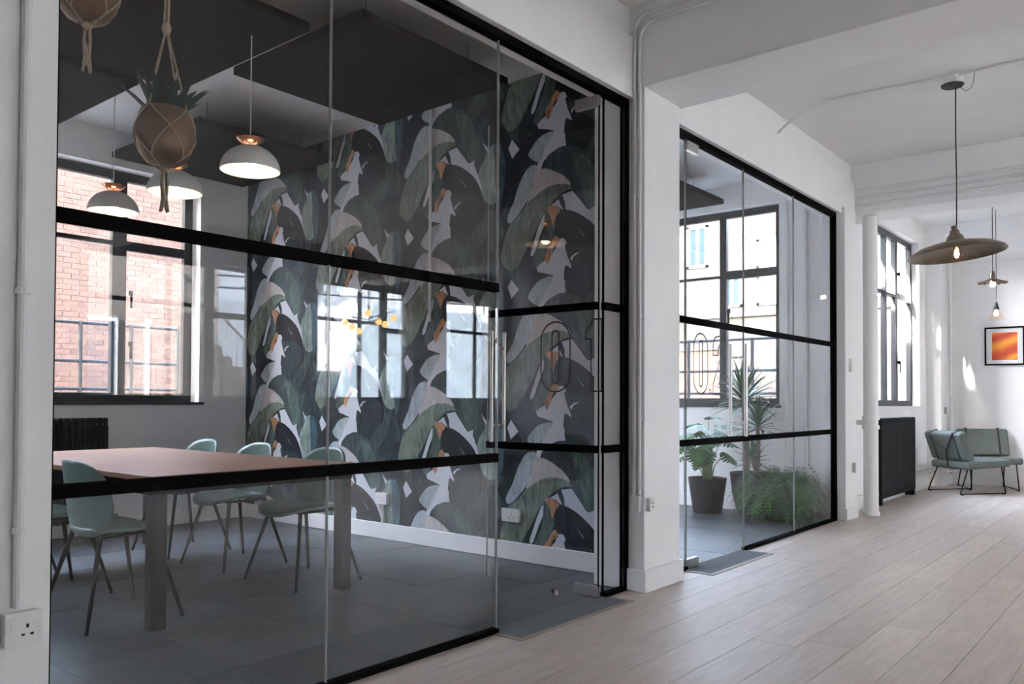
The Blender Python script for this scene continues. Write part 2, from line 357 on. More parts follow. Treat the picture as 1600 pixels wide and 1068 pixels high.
LEAVES=[
 ('mid',1,[(0.262,-0.159),(0.321,-0.096),(0.464,-0.07),(0.59,-0.115),(0.7,-0.198),(0.772,-0.332),(0.808,-0.478),(0.797,-0.557),(0.695,-0.583),(0.628,-0.523),(0.566,-0.431),(0.503,-0.349),(0.439,-0.265),(0.322,-0.2)]),
 ('green',1,[(0.502,-0.13),(0.59,-0.146),(0.676,-0.234),(0.731,-0.365),(0.737,-0.488),(0.653,-0.526),(0.603,-0.427),(0.566,-0.297)]),
 ('dark',1,[(0.208,-0.128),(0.078,-0.159),(-0.006,-0.244),(-0.07,-0.377),(-0.091,-0.496),(-0.15,-0.354),(-0.136,-0.177),(-0.036,-0.073),(0.049,0.0),(0.187,0.081),(0.294,0.086),(0.36,0.061),(0.255,0.003),(0.187,-0.049),(0.14,-0.078)]),
 ('sage',1,[(-0.241,0.044),(-0.174,0.065),(-0.108,0.041),(-0.076,-0.099),(-0.085,-0.275),(-0.15,-0.354),(-0.238,-0.352),(-0.314,-0.238),(-0.33,-0.167),(-0.308,-0.08),(-0.255,-0.01)]),
 ('blue',1,[(-0.174,0.06),(-0.108,0.041),(-0.071,-0.099),(-0.085,-0.275),(-0.127,-0.413),(-0.157,-0.263),(-0.166,-0.082)]),
 ('white',0,[(-0.286,0.104),(-0.223,0.041),(-0.245,0.025)]),
 ('white',0,[(-0.008,0.066),(0.06,-0.014),(-0.007,-0.069),(-0.042,0.012)]),
 ('white',0,[(0.327,0.191),(0.379,0.243),(0.405,0.3),(0.45,0.3),(0.478,0.231),(0.473,0.164),(0.495,0.177),(0.558,0.173),(0.517,0.149),(0.529,0.073),(0.451,0.106),(0.442,0.029),(0.466,0.001),(0.451,-0.007),(0.461,-0.064),(0.4,-0.068),(0.321,-0.096),(0.266,-0.144),(0.249,-0.187),(0.208,-0.177),(0.228,-0.132),(0.281,-0.045),(0.321,0.038),(0.36,0.058),(0.281,0.081),(0.227,0.094),(0.211,0.13),(0.281,0.167)]),
 ('pale',1,[(0.354,0.052),(0.295,-0.037),(0.231,-0.132),(0.14,-0.078),(0.174,-0.019),(0.241,0.036)]),
 ('paleb',1,[(0.212,-0.156),(0.133,-0.163),(0.061,-0.255),(0.009,-0.378),(-0.05,-0.48),(-0.012,-0.52),(0.134,-0.381),(0.188,-0.243)]),
 ('beige',1,[(0.249,-0.184),(0.328,-0.205),(0.439,-0.265),(0.5,-0.336),(0.401,-0.316),(0.296,-0.325),(0.216,-0.361),(0.127,-0.412),(0.175,-0.295),(0.204,-0.192)]),
 ('olive',1,[(0.513,-0.369),(0.49,-0.336),(0.401,-0.313),(0.296,-0.323),(0.216,-0.358),(0.127,-0.412),(0.051,-0.488),(-0.033,-0.548),(-0.078,-0.653),(-0.103,-0.772),(-0.031,-0.857),(0.053,-0.822),(0.122,-0.731),(0.183,-0.641),(0.237,-0.546),(0.296,-0.475),(0.369,-0.411),(0.452,-0.37)]),
 ('dark',1,[(0.516,-0.371),(0.452,-0.37),(0.369,-0.411),(0.296,-0.475),(0.237,-0.546),(0.183,-0.641),(0.122,-0.731),(0.177,-0.748),(0.257,-0.586),(0.31,-0.508),(0.375,-0.444),(0.433,-0.39)]),
 ('white',0,[(0.427,-0.391),(0.512,-0.377),(0.566,-0.439),(0.628,-0.514),(0.665,-0.543),(0.64,-0.524),(0.695,-0.504),(0.689,-0.542),(0.737,-0.639),(0.773,-0.755),(0.701,-0.645),(0.616,-0.569),(0.529,-0.521),(0.455,-0.498),(0.453,-0.445)]),
 ('white',0,[(0.398,-0.416),(0.437,-0.495),(0.375,-0.456),(0.323,-0.459)]),
 ('dark',0,[(0.407,-0.401),(0.433,-0.4),(0.459,-0.498),(0.442,-0.498)]),
 ('black',1,[(0.362,-0.495),(0.453,-0.495),(0.529,-0.519),(0.616,-0.57),(0.701,-0.645),(0.761,-0.753),(0.785,-0.877),(0.762,-0.965),(0.642,-0.974),(0.53,-0.922),(0.511,-0.806),(0.453,-0.696),(0.402,-0.658),(0.369,-0.58)]),
 ('pale',0,[(0.542,-0.613),(0.61,-0.689),(0.604,-0.692)]),
 ('dkgreen',1,[(0.457,-0.725),(0.533,-0.756),(0.644,-0.746),(0.74,-0.817),(0.764,-0.906),(0.705,-1.008),(0.583,-1.062),(0.484,-1.055),(0.452,-0.963),(0.458,-0.87),(0.508,-0.89),(0.47,-0.798)]),
 ('white',0,[(0.495,-0.823),(0.533,-0.797),(0.576,-0.792),(0.527,-0.813),(0.508,-0.844)]),
 ('white',1,[(0.277,-0.502),(0.286,-0.553),(0.241,-0.649),(0.191,-0.766),(0.161,-0.763),(0.19,-0.685),(0.23,-0.583)]),
 ('green',1,[(0.286,-0.484),(0.33,-0.49),(0.369,-0.58),(0.356,-0.663),(0.298,-0.762),(0.231,-0.851),(0.177,-0.834),(0.231,-0.722),(0.273,-0.631)]),
 ('orange',1,[(0.296,-0.464),(0.356,-0.454),(0.412,-0.491),(0.382,-0.529),(0.356,-0.589),(0.33,-0.522)]),
 ('orange',1,[(0.373,-0.66),(0.408,-0.704),(0.361,-0.735),(0.335,-0.804),(0.305,-0.846),(0.286,-0.788),(0.325,-0.725)]),
]
def wallpaper():
    X0, X1, Z0, Z1 = -6.93, -2.955, .10, 3.35
    def clip(P):
        for ax, val, sg in ((0, X0, 1), (0, X1, -1), (1, Z0, 1), (1, Z1, -1)):
            out = []
            for i in range(len(P)):
                a, b_ = P[i-1], P[i]; da = (a[ax]-val)*sg; db = (b_[ax]-val)*sg
                if (da < 0) != (db < 0):
                    t = da/(da-db); out.append((a[0]+(b_[0]-a[0])*t, a[1]+(b_[1]-a[1])*t))
                if db >= 0: out.append(b_)
            P = out
            if len(P) < 3: return None
        return P
    def round_(P, n=4):
        out = []; m = len(P)
        for i in range(m):
            p0, p1, p2, p3 = P[i-1], P[i], P[(i+1)%m], P[(i+2)%m]
            for k in range(n):
                t = k/n; out.append(tuple(.5*(2*p1[c]+(p2[c]-p0[c])*t+(2*p0[c]-5*p1[c]+4*p2[c]-p3[c])*t*t+(3*p1[c]-p0[c]-3*p2[c]+p3[c])*t**3) for c in (0, 1)))
        return out
    verts = []; faces = []; cols = []
    def put(P, y, c):
        n = len(verts); verts.extend((x, y, z) for x, z in P); faces.append(tuple(range(n, n+len(P)))); cols.extend([c]*len(P))
    put([(X0, Z0), (X1, Z0), (X1, Z1), (X0, Z1)], 4.4490, INK['base'])
    def halfleaf(cx, cz, ang, ln, w, bow, sgn):                 # one half of a bowed banana leaf
        P = []
        for k in range(13):
            t = k/12; P.append((bow*sin(pi*t), t*ln))
        for k in range(12, -1, -1):
            t = k/12; P.append((bow*sin(pi*t)+sgn*w*sin(pi*t**.8)**.8, t*ln-.03*(k % 3 == 1)))
        ca, sa = cos(ang), sin(ang); return [(cx+x*ca-z*sa, cz+x*sa+z*ca) for x, z in P]
    FILL = []
    for cx, cz, ang, ln, w, bow in [(-.10, -.62, .35, .55, .13, .06), (.05, -.95, -.25, .6, .14, -.07), (.55, -.98, .2, .6, .15, .08), (.75, -.55, -.3, .5, .13, -.05), (-.28, -.45, -.1, .55, .11, .04), (.35, -.30, .5, .45, .12, .06), (.62, -.25, -.6, .5, .12, .05)]:
        FILL += [('mid', 0, halfleaf(cx, cz, ang, ln, w, bow, -1)), ('dkgreen', 0, halfleaf(cx, cz, ang, ln, w, bow, 1))]
        rib = halfleaf(cx, cz, ang, ln*.97, .007, bow, 1); FILL.append(('green', 0, rib))
    for li, (c, s, q) in enumerate(FILL + LEAVES):
        y = 4.4487 - li*.00009
        for i in range(-5, 3):
            for j in range(-2, 6):
                ox = -3.65 + 1.056*i; oz = 2.874 - .985*j + (.4925 if i % 2 else 0)
                P = [(x+ox, z+oz) for x, z in q]
                if s: P = round_(P)
                P = clip(P)
                if P: put(P, y, INK[c])
    me = bpy.data.meshes.new('wallpaper'); me.from_pydata(verts, [], faces)
    ca = me.color_attributes.new('ink', 'FLOAT_COLOR', 'POINT')
    ca.data.foreach_set('color', [x for c in cols for x in (*c, 1)])
    me.materials.append(wp_mat()); me.update()
    obj('wallpaper', me, None, wr, label='dark banana leaf wallpaper with pale gaps and orange buds')
wallpaper()

# ------------------------------------------------------------------ steel windows
def window(n, axis, p, us, z0, z1, trans, label, fw=.055, dep=.055, handle=None):
    """us: column edges; trans: per column a list of (height, thickness)"""
    r = sroot('window_%d' % n, label)
    def bx(mb, ua, ub, za, zb, d=dep):
        return mb.box(p-d/2, p+d/2, ua, ub, za, zb) if axis == 'x' else mb.box(ua, ub, p-d/2, p+d/2, za, zb)
    f = MB(); u0, u1 = us[0][0], us[-1][0]
    bx(f, u0, u0+fw, z0, z1); bx(f, u1-fw, u1, z0, z1); bx(f, u0+fw, u1-fw, z0, z0+fw); bx(f, u0+fw, u1-fw, z1-fw, z1)
    obj('window_frame', f, M['steel'], r)
    for u, w in us[1:-1]: obj('mullion', bx(MB(), u-w/2, u+w/2, z0+fw, z1-fw), M['steel'], r)
    for k in range(len(us)-1):
        a = us[k][0]+(fw if k == 0 else us[k][1]/2); b_ = us[k+1][0]-(fw if k == len(us)-2 else us[k+1][1]/2)
        zz = z0+fw
        for h, t in trans[k] + [(z1-fw, 0)]:
            if t: obj('transom', bx(MB(), a, b_, h-t/2, h+t/2, dep*.9), M['steel'], r)
            obj('window_pane', bx(MB(), a, b_, zz, h-t/2, .006), M['pane'], r); zz = h+t/2
    if handle:
        for u, z, s in handle:
            b = MB()
            if axis == 'x': b.box(p+dep/2*s, p+(dep/2+.03)*s, u-.012, u+.012, z-.02, z+.02).box(p+(dep/2+.018)*s, p+(dep/2+.03)*s, u-.008, u+.008, z-.13, z)
            else: b.box(u-.012, u+.012, p+dep/2*s, p+(dep/2+.03)*s, z-.02, z+.02).box(u-.008, u+.008, p+(dep/2+.018)*s, p+(dep/2+.03)*s, z-.13, z)
            obj('window_handle', b, M['black'], r)
    return r
w1 = window(1, 'x', -7.1, [(1.33, 0), (2.32, .11), (3.30, .12), (3.965, 0)], 1.08, 3.06, [[(2.43, .04)], [(2.44, .035)], [(2.43, .08)]],
            'dark steel window of the meeting room looking onto red brick', fw=.075, handle=[(3.395, 1.58, 1), (3.395, 2.02, 1)])
obj('window_sill', MB().box(-7.1, -6.90, 1.30, 4.0, 1.055, 1.08), M['steel'], w1)
w2 = window(2, 'y', 8.12, [(-6.2, 0), (-4.97, .075), (-3.77, .075), (-3.13, 0)], 1.07, 3.10, [[(2.42, .025)], [(2.42, .025)], [(2.43, .085)]],
            'dark steel window in the end wall behind the potted plants', fw=.07, handle=[(-3.70, 2.05, -1)])
obj('window_sill', MB().box(-6.22, -3.11, 7.985, 8.12, 1.045, 1.07), M['steel'], w2)
w3 = window(3, 'x', -2.80, [(9.3, 0), (9.85, .05), (10.42, .06), (10.88, .10), (11.6, 0)], 1.06, 3.17, [[(2.42, .03)], [(2.42, .03)], [(2.42, .03)], [(2.43, .08)]],
            'tall dark steel window above the far black radiator', fw=.07, handle=[(10.94, 1.6, 1), (10.94, 2.7, 1)])
obj('window_sill', MB().box(-2.80, -2.66, 9.28, 11.62, 1.035, 1.06), M['paint'], w3)
window(9, 'x', -7.1, [(-.45, 0), (1.0, 0)], 1.08, 3.06, [[(2.43, .08)]], 'dark steel window at the left end of the meeting room', fw=.075)  # unseen window added to bring more daylight into the meeting room
window(8, 'x', -7.1, [(4.75, 0), (6.3, .11), (7.9, 0)], .15, 3.25, [[(2.43, .08)], [(2.43, .08)]], 'dark steel window in the back wall of the plant room', fw=.075)  # unseen window added and enlarged to brighten the plant room
for k, (a, b_, c_, d_) in enumerate(OPP):
    window(4+k, 'x', 5.05, [(a, 0), (a+(b_-a)*.47, .05), (a+(b_-a)*.72, .13), (b_, 0)], c_, d_, [[(d_-.58, .05)], [(d_-.58, .05)], [(d_-.68, .08)]],
           ['tall steel window beside the viewer', 'tall steel window opposite the column', 'tall steel window mirrored in the glass with the globe lamps', 'tall steel window near the far wall'][k])

# ------------------------------------------------------------------ glass partitions and doors
XG = -2.56
def partition(name, label, panes, posts, tops, bots, joints):
    r = sroot(name, label)
    for a, b_ in panes: obj('glass_pane', MB().box(XG-.006, XG+.006, a, b_, .02, 2.855), M['glass'], r)
    obj('top_track', MB().box(XG-.025, XG+.025, tops[0], tops[1], 2.845, 2.885), M['black'], r)
    for a, b_ in bots: obj('bottom_track', MB().box(XG-.018, XG+.025, a, b_, 0, .022), M['black'], r)
    for a, b_ in posts: obj('frame_post', MB().box(XG-.025, XG+.025, a, b_, 0, 2.845), M['black'], r)
    for y in joints: obj('glass_joint', MB().box(XG-.0065, XG+.0065, y-.002, y+.002, .022, 2.845), M['edge'] if y != 3.932 else M['black'], r)
    for a, b_ in panes:
        for z in (.83, 1.643): obj('crossbar', MB().box(XG+.006, XG+.016, a, b_, z-.021, z+.021).box(XG-.016, XG-.006, a, b_, z-.021, z+.021), M['black'], r)
    return r
partition('wall_glazed', 'black framed glass partition of the meeting room with the leaf wallpaper', [(1.0, 1.997), (2.003, 3.0), (3.935, 4.15)], [(.957, 1.0), (4.15, 4.172)], (.957, 4.172), [(1.0, 3.0), (3.935, 4.15)], [2.0, 3.003, 3.932])
partition('wall_glazed', 'black framed glass partition of the small room with plants', [(4.62, 4.915), (5.845, 6.852), (6.858, 7.85)], [(4.602, 4.62), (7.85, 7.885)], (4.602, 7.885), [(4.62, 4.915), (5.845, 7.85)], [4.918, 5.842, 6.855])
def stadium(cx, z0, z1, w):
    r = w/2; P = [(cx+r*cos(t*pi/12), z1-r+r*sin(t*pi/12)) for t in range(13)]
    return P + [(cx-r*cos(t*pi/12), z0+r-r*sin(t*pi/12)) for t in range(13)]
def door(n, loc, rz, w, side, glyph, tx, label):
    """hinge at the local origin, the leaf runs along local +x; `side` is the local y sign of the corridor face, tx places lettering"""
    r = sroot('door_%d' % n, label, loc, rz)
    obj('glass_leaf', MB().box(.004, w, -.005, .005, .012, 2.835), M['glass'], r)
    obj('leaf_edge', MB().box(w, w+.002, -.0052, .0052, .012, 2.835), M['edge'], r); obj('leaf_edge', MB().box(.0, .004, -.0055, .0055, .012, 2.835), M['black'], r)
    for z in (.83, 1.643): obj('crossbar', MB().box(.01, w, .005, .015, z-.021, z+.021).box(.01, w, -.015, -.005, z-.021, z+.021), M['black'], r)
    obj('patch_hinge', MB().box(0, .16, -.016, .016, .008, .065), M['chrome'], r, bevel=.002); obj('patch_hinge', MB().box(0, .16, -.016, .016, 2.775, 2.838), M['chrome'], r, bevel=.002)
    for s in (-1, 1):
        h = obj('pull_handle', MB().tube([(w-.085, s*.06, .85), (w-.085, s*.06, 1.53)], .0125, 12), M['chrome'], r, smooth='auto')
        for z in (.95, 1.43): obj('standoff', MB().tube([(w-.085, s*.005, z), (w-.085, s*.06, z)], .008, 10), M['chrome'], h, smooth='auto')
    y0 = .0055*side; to3 = lambda u, v, t: (tx(u), y0+t*side, v)
    b = MB().ribbon(stadium(.105, 1.156, 1.566, .21), .009, .0008, to3).ribbon(stadium(.105, 1.205, 1.515, .05), .009, .0008, to3)
    obj('numeral_zero', b, M['vinyl'], r, label='outlined black numeral 0')
    obj('decimal_point', MB().ribbon([(.232, 1.16), (.258, 1.16), (.258, 1.186), (.232, 1.186)], .005, .0008, to3), M['vinyl'], r)
    if glyph == '1': P = [(.355, 1.158), (.355, 1.455), (.318, 1.455), (.318, 1.50), (.352, 1.53), (.366, 1.566), (.425, 1.566), (.425, 1.158)]
    else:
        u0 = .29; P = [(u0+x*.21, 1.158+z*.408) for x, z in [(0,.66),(0,.80),(.05,.90),(.18,.97),(.5,1),(.82,.97),(.95,.90),(1,.80),(1,.62),(.45,.17),(1,.17),(1,0),(0,0),(0,.16),(.62,.66),(.62,.78),(.5,.83),(.38,.78),(.38,.66)]]
    obj('numeral_one' if glyph == '1' else 'numeral_two', MB().ribbon(P, .009, .0008, to3), M['vinyl'], r, label='outlined black numeral ' + glyph)
    return r
door(1, (XG, 3.89, 0), pi, .83, 1, '1', lambda u: .405-u, 'open glass door marked 0.1 swung into the meeting room')
door(2, (XG, 4.925, 0), pi/2, .91, -1, '2', lambda u: .105+u, 'closed glass door marked 0.2 with steel pull handle')

# ------------------------------------------------------------------ meeting table and chairs
t = thing('conference_table', 'long walnut topped table on dark square steel legs', 'table', (-4.985, 2.55, 0))
obj('tabletop', MB().box(-1.185, 1.185, -.61, .61, .708, .735), M['wood'], t, bevel=.003)
obj('edge_frame', MB().box(-1.18, 1.18, -.605, -.56, .645, .707).box(-1.18, 1.18, .56, .605, .645, .707).box(-1.18, -1.135, -.56, .56, .645, .707).box(1.135, 1.18, -.56, .56, .645, .707), M['black'], t)
for sx in (-1, 1):
    for sy in (-1, 1): obj('leg', MB().box(sx*1.145-.036, sx*1.145+.036, sy*.565-.036, sy*.565+.036, 0, .645), M['legm'], t, bevel=.003)

def disc(fn, nr=9, na=36, e=2.5):
    """patch with a superellipse outline; fn(x, y) with x, y in -1..1"""
    b = MB(); vs = [fn(0, 0)]; fs = []
    for i in range(1, nr+1):
        for k in range(na):
            a = 2*pi*k/na; c, s = cos(a), sin(a); q = (abs(c)**e+abs(s)**e)**(-1/e)*i/nr; vs.append(fn(c*q, s*q))
    for k in range(na): fs.append((0, 1+k, 1+(k+1)%na))
    for i in range(nr-1):
        for k in range(na): fs.append((1+i*na+k, 1+(i+1)*na+k, 1+(i+1)*na+(k+1)%na, 1+i*na+(k+1)%na))
    return b.add(vs, fs)
def chair(loc, rz, label, group):
    r = thing('shell_chair', label, 'chair', loc, rz, group)
    obj('seat', disc(lambda x, y: (.238*x, .035+.215*y, .447+.022*abs(x)**2.2-.028*max(0, y)**3+.05*max(0, -y-.55)**1.5)), M['shell'], r, smooth=True, solid=.02)
    obj('backrest', disc(lambda x, y: (.238*x*(1-.06*y), -.165-.028*(y+1)+.075*x*x+.05*max(0, -y-.4)**2*(1-x*x), .615+.19*y), e=2.7), M['shell'], r, smooth=True, solid=.016)
    for sx in (-1, 1):
        for sy in (-1, 1): obj('leg', MB().tube([(sx*.15, sy*.13, .44), (sx*.262, sy*.238, 0)], [.0125, .0085], 10), M['chairleg'], r, smooth='auto')
    obj('under_frame', MB().tube([(-.15, -.13, .432), (.15, -.13, .432), (.15, .13, .432), (-.15, .13, .432), (-.15, -.13, .432)], .009, 8), M['chairleg'], r)
    return r
g = 'sage green shell chairs around the long table'
c0 = chair((-4.23, 1.96, 0), 0, 'sage shell chair seen from behind at the near left corner of the table', g)
for x, y, rz, lab in [(-5.0, 1.955, 0, 'middle sage shell chair left of the table, mostly hidden by the white wall edge'), (-5.74, 1.96, 0, 'sage shell chair on the left side of the table nearest the window'),
        (-4.21, 3.11, pi, 'sage shell chair on the wallpaper side, nearest the glass partition joint'), (-4.99, 3.125, pi, 'middle of the three sage shell chairs on the wallpaper side of the table'),
        (-5.72, 3.15, pi, 'sage shell chair on the wallpaper side, farthest back near the window wall')]:
    dup(c0, (x, y, 0), rz, lab)

# ------------------------------------------------------------------ pendants
def dome_pendant(x, y, z, label):
    r = thing('dome_pendant', label, 'pendant lamp', (x, y, z), 0, 'grey dome pendants over the long table')
    A = [i*1.253/14 for i in range(15)]
    sh = obj('lamp_shade', MB().lathe([(.160*cos(a), .14*sin(a)) for a in A], 48), M['shade'], r, smooth=True)
    obj('shade_lining', MB().lathe([(.160, 0), (.1565, 0)] + [(.1565*cos(a), .1355*sin(a)) for a in A], 48), M['lining'], r, smooth=True)
    obj('copper_collar', MB().lathe([(.011, .146), (.03, .148), (.055, .158), (.074, .176), (.072, .179), (.052, .163), (.03, .154), (.012, .154), (.012, .175), (.0, .175)], 40), M['copper'], r, smooth='auto')
    obj('bulb', MB().lathe([(.0, -.002), (.016, .002), (.028, .014), (.033, .03), (.028, .047), (.016, .062), (.0, .066)], 20), M['bulb'], r, smooth=True)
    obj('lamp_holder', MB().lathe([(.0, .062), (.014, .062), (.012, .09), (.008, .15), (.0, .15)], 16), M['copper'], r, smooth='auto')
    obj('flex', MB().tube([(0, 0, .16), (0, 0, 3.35-z)], .0035, 6), M['cord'], r)
    obj('ceiling_rose', MB().lathe([(.0, 3.325-z), (.05, 3.325-z), (.05, 3.35-z)], 24), M['plastic'], r, smooth='auto')
dome_pendant(-3.954, 2.55, 2.353, 'lit grey dome pendant nearest the glass, right of the hanging planter')
dome_pendant(-4.76, 2.55, 2.36, 'lit grey dome pendant partly behind the hanging planter tassel')
dome_pendant(-5.565, 2.55, 2.36, 'lit grey dome pendant in front of the brick view, leftmost')

P = thing('dish_pendant', 'large shallow aged bronze dish pendant in the open office', 'pendant lamp', (-1.253, 6.49, 2.155))
b = MB().lathe([(.312, -.004), (.315, 0), (.30, .018), (.24, .05), (.15, .074), (.075, .085), (.062, .095), (.05, .125), (.032, .145), (.028, .17), (.02, .172), (.02, .20), (.0, .2)], 64)
sh = obj('lamp_shade', b, M['bronze'], P, smooth='auto', solid=.003); sh.rotation_euler = (0, radians(-5), 0)
obj('bulb', MB().lathe([(0, -.055), (.03, -.048), (.05, -.02), (.052, .005), (.04, .035), (.02, .055), (.02, .075)], 24), M['bulbglass'], P, smooth=True)
obj('filament', MB().lathe([(0, -.025), (.012, -.02), (.016, 0), (.012, .03), (0, .035)], 12), M['bulb2'], P, smooth=True)
obj('flex', MB().tube([(0, 0, .19), (.002, 0, .5), (-.002, 0, .9), (0, 0, 1.24)], .0045, 8), M['cordk'], P)
rs = obj('ceiling_rose', MB().lathe([(0, 1.215), (.045, 1.215), (.05, 1.23), (.05, 1.275), (0, 1.275)], 28), M['plastic'], P, smooth='auto')
obj('black_gland', MB().lathe([(0, 1.195), (.07, 1.2), (.075, 1.212), (.03, 1.216)], 24, (-.02, 0, 0)), M['cordk'], P, smooth='auto')
obj('loose_wire', MB().tube([(.02, 0, 1.215), (.04, 0, 1.17), (.07, 0, 1.15), (.10, 0, 1.165), (.115, 0, 1.21), (.12, 0, 1.275)], .002, 6), M['cordk'], P)
P = thing('fluted_pendant', 'small scalloped bronze pendant hanging above the picture', 'pendant lamp', (-1.64, 10.32, 2.42))
def flute(u, v):
    a = 2*pi*u; rr = .02+.125*v; return (rr*cos(a)*(1+.03*v*cos(12*a)), rr*sin(a)*(1+.03*v*cos(12*a)), .055*(1-v)**1.3+.008*v*cos(12*a))
obj('lamp_shade', MB().grid(flute, 96, 6), M['bronze'], P, smooth=True, solid=.003)
obj('lamp_holder', MB().lathe([(0, .05), (.025, .05), (.028, .07), (.022, .11), (.015, .13), (0, .135)], 20), M['bronze'], P, smooth='auto')
obj('bulb', MB().lathe([(0, -.045), (.022, -.038), (.03, -.015), (.022, .012), (.012, .04)], 18), M['bulb'], P, smooth=True)
obj('flex', MB().tube([(0, 0, .13), (0, 0, 1.01)], .0045, 8), M['cordk'], P)
P = thing('glass_cone_pendant', 'small clear glass cone pendant just above the framed picture', 'pendant lamp', (-1.76, 11.3, 2.13))
obj('lamp_shade', MB().lathe([(.10, -.03), (.085, .0), (.055, .06), (.03, .10)], 32), M['bulbglass'], P, smooth=True)
obj('lamp_holder', MB().lathe([(0, .09), (.032, .09), (.03, .115), (.018, .15), (.012, .18), (0, .18)], 20), M['cordk'], P, smooth='auto')
obj('bulb', MB().lathe([(0, .015), (.02, .022), (.026, .045), (.02, .068), (.01, .09)], 18), M['bulb'], P, smooth=True)
obj('flex', MB().tube([(0, 0, .17), (0, 0, 1.30)], .0035, 8), M['cordk'], P)

# globe chandelier on the far side of the office, seen mirrored in the glass
P = thing('globe_chandelier', 'black branched chandelier with amber globe bulbs mirrored in the glass', 'chandelier', (4.0, 7.85, 2.25))
obj('stem', MB().tube([(0, 0, -.05), (0, 0, 1.18)], .008, 8), M['cordk'], P)
for k in range(7):
    a = 2*pi*k/7+.3; rr = .3 if k % 2 else .36; dz = (-.08, .06, .1, -.02, .12, -.06, .03)[k]
    x, y = rr*cos(a), rr*sin(a)
    am = obj('arm', MB().tube([(0, 0, dz*.5), (x, y, dz+.05), (x, y, dz-.0)], .006, 6), M['cordk'], P)
    obj('globe_bulb', MB().lathe([(0, -.095), (.03, -.085), (.047, -.06), (.047, -.035), (.03, -.01), (.012, .005)], 16, (x, y, dz)), M['globe'], am, smooth=True)

# ------------------------------------------------------------------ ceiling rafts
for x0, x1, y0, y1, lab in [(-5.03, -3.66, 1.35, 2.72, 'charcoal ceiling raft above the two hanging planters'), (-4.52, -3.31, 2.79, 3.98, 'charcoal ceiling raft nearest the leaf wallpaper and the glass'),
        (-6.5, -5.13, 1.25, 2.5, 'charcoal ceiling raft at the left edge near the brick view window'), (-6.85, -5.5, 3.12, 4.34, 'charcoal ceiling raft in the back corner behind the middle pendant'),
        (-5.0, -3.60, 6.05, 7.75, 'charcoal ceiling raft in the small plant room')]:
    r = thing('ceiling_raft', lab, 'acoustic panel', ((x0+x1)/2, (y0+y1)/2, 3.1), 0, 'charcoal acoustic ceiling rafts')
    a, b_ = (x1-x0)/2, (y1-y0)/2
    obj('panel', MB().box(-a, a, -b_, b_, 0, .05), M['raft'], r, bevel=.004)
    for sx in (-1, 1):
        for sy in (-1, 1): obj('hanger_wire', MB().tube([(sx*a*.7, sy*b_*.7, .05), (sx*a*.7, sy*b_*.7, .25)], .002, 5), M['cordk'], r)

# ------------------------------------------------------------------ plants
def blade(mb, base, d, ln, w, droop=.3, n=6, fold=.25):
    base = Vector(base); d = Vector(d).normalized(); side = d.cross(Vector((0, 0, 1)))
    if side.length < .05: side = Vector((1, 0, 0))
    side.normalize(); vs = []; p = base.copy()
    for i in range(n+1):
        t = i/n; dd = (d + Vector((0, 0, -droop*t*t*1.6))).normalized(); ww = w*(.55+.9*t)*(1-t)**.7 if t < 1 else 0
        up = side.cross(dd).normalized()
        vs += [p-side*ww/2+up*ww*fold, p, p+side*ww/2+up*ww*fold]; p = p + dd*ln/n
    fs = []
    for i in range(n): fs += [(3*i, 3*i+1, 3*i+4, 3*i+3), (3*i+1, 3*i+2, 3*i+5, 3*i+4)]
    mb.add(vs, fs)
def sph(az, el): return Vector((cos(az)*cos(el), sin(az)*cos(el), sin(el)))
def planter(x, y, z, label, seed):
    rnd = random.Random(seed)
    r = thing('hanging_planter', label, 'hanging planter', (x, y, z), 0, 'planters hanging in rope nets')
    prof = [(.0, -.118), (.045, -.118), (.075, -.10), (.099, -.06), (.109, -.01), (.107, .035), (.098, .075), (.088, .10), (.082, .10), (.09, .07), (.0, .07)]
    obj('pot', MB().lathe(prof, 40), M['terra'], r, smooth='auto')
    rb = MB(); R = .112
    for k in range(4):
        a = 2*pi*k/4+.45
        def on(a, zz, off=.004):
            rr = .0
            for (r0, z0), (r1, z1) in zip(prof[1:8], prof[2:8]):
                if z0 <= zz <= z1: rr = r0+(r1-r0)*(zz-z0)/max(1e-6, z1-z0)
            return ((rr+off)*cos(a), (rr+off)*sin(a), zz)
        rb.tube([(0, 0, .43), on(a, .099, .006)], .0038, 6)
        for s in (-1, 1):
            rb.tube([on(a+s*pi/4*q, .099-.085*q) for q in (0, .33, .66, 1)], .0035, 6)
            rb.tube([on(a+pi/4+s*pi/4*q, .014-.11*q) for q in (0, .25, .5, .75, 1)] + [(.01*cos(a), .01*sin(a), -.135)], .0035, 6)
        rb.tube([(.008*cos(a), .008*sin(a), -.125), (.014*cos(a), .014*sin(a), -.19), (.008*cos(a+1), .008*sin(a+1), -.25), (.018*cos(a), .018*sin(a), -.30)], .005, 6)
    top = 3.35-z
    for k in range(3): rb.tube([(.007*cos(2*pi*(k/3+q*1.3)), .007*sin(2*pi*(k/3+q*1.3)), .42+(top-.42)*q) for q in [i/14 for i in range(15)]], .0055, 6)
    rb.lathe([(0, .40), (.014, .405), (.018, .425), (.014, .445), (0, .45)], 12).lathe([(0, -.15), (.014, -.146), (.02, -.132), (.014, -.118), (0, -.114)], 12)
    obj('rope_net', rb, M['rope'], r, smooth=True)
    obj('ceiling_hook', MB().tube([(0, 0, top), (0, 0, top-.03), (.01, 0, top-.04)], .003, 6), M['chairleg'], r)
    for k in range(24):
        b = MB(); az = k*2.4; el = 1.25 if k < 8 else rnd.uniform(.7, 1.15)
        blade(b, (.045*cos(az), .045*sin(az), .068), sph(az, el), rnd.uniform(.14, .21), .052, .12, 6, .3)
        obj('leaf', b, M['leafd'], r, smooth=True)
planter(-3.1, 1.618, 2.138, 'bronze pot with dark spiky succulent hanging in a jute rope net', 1)
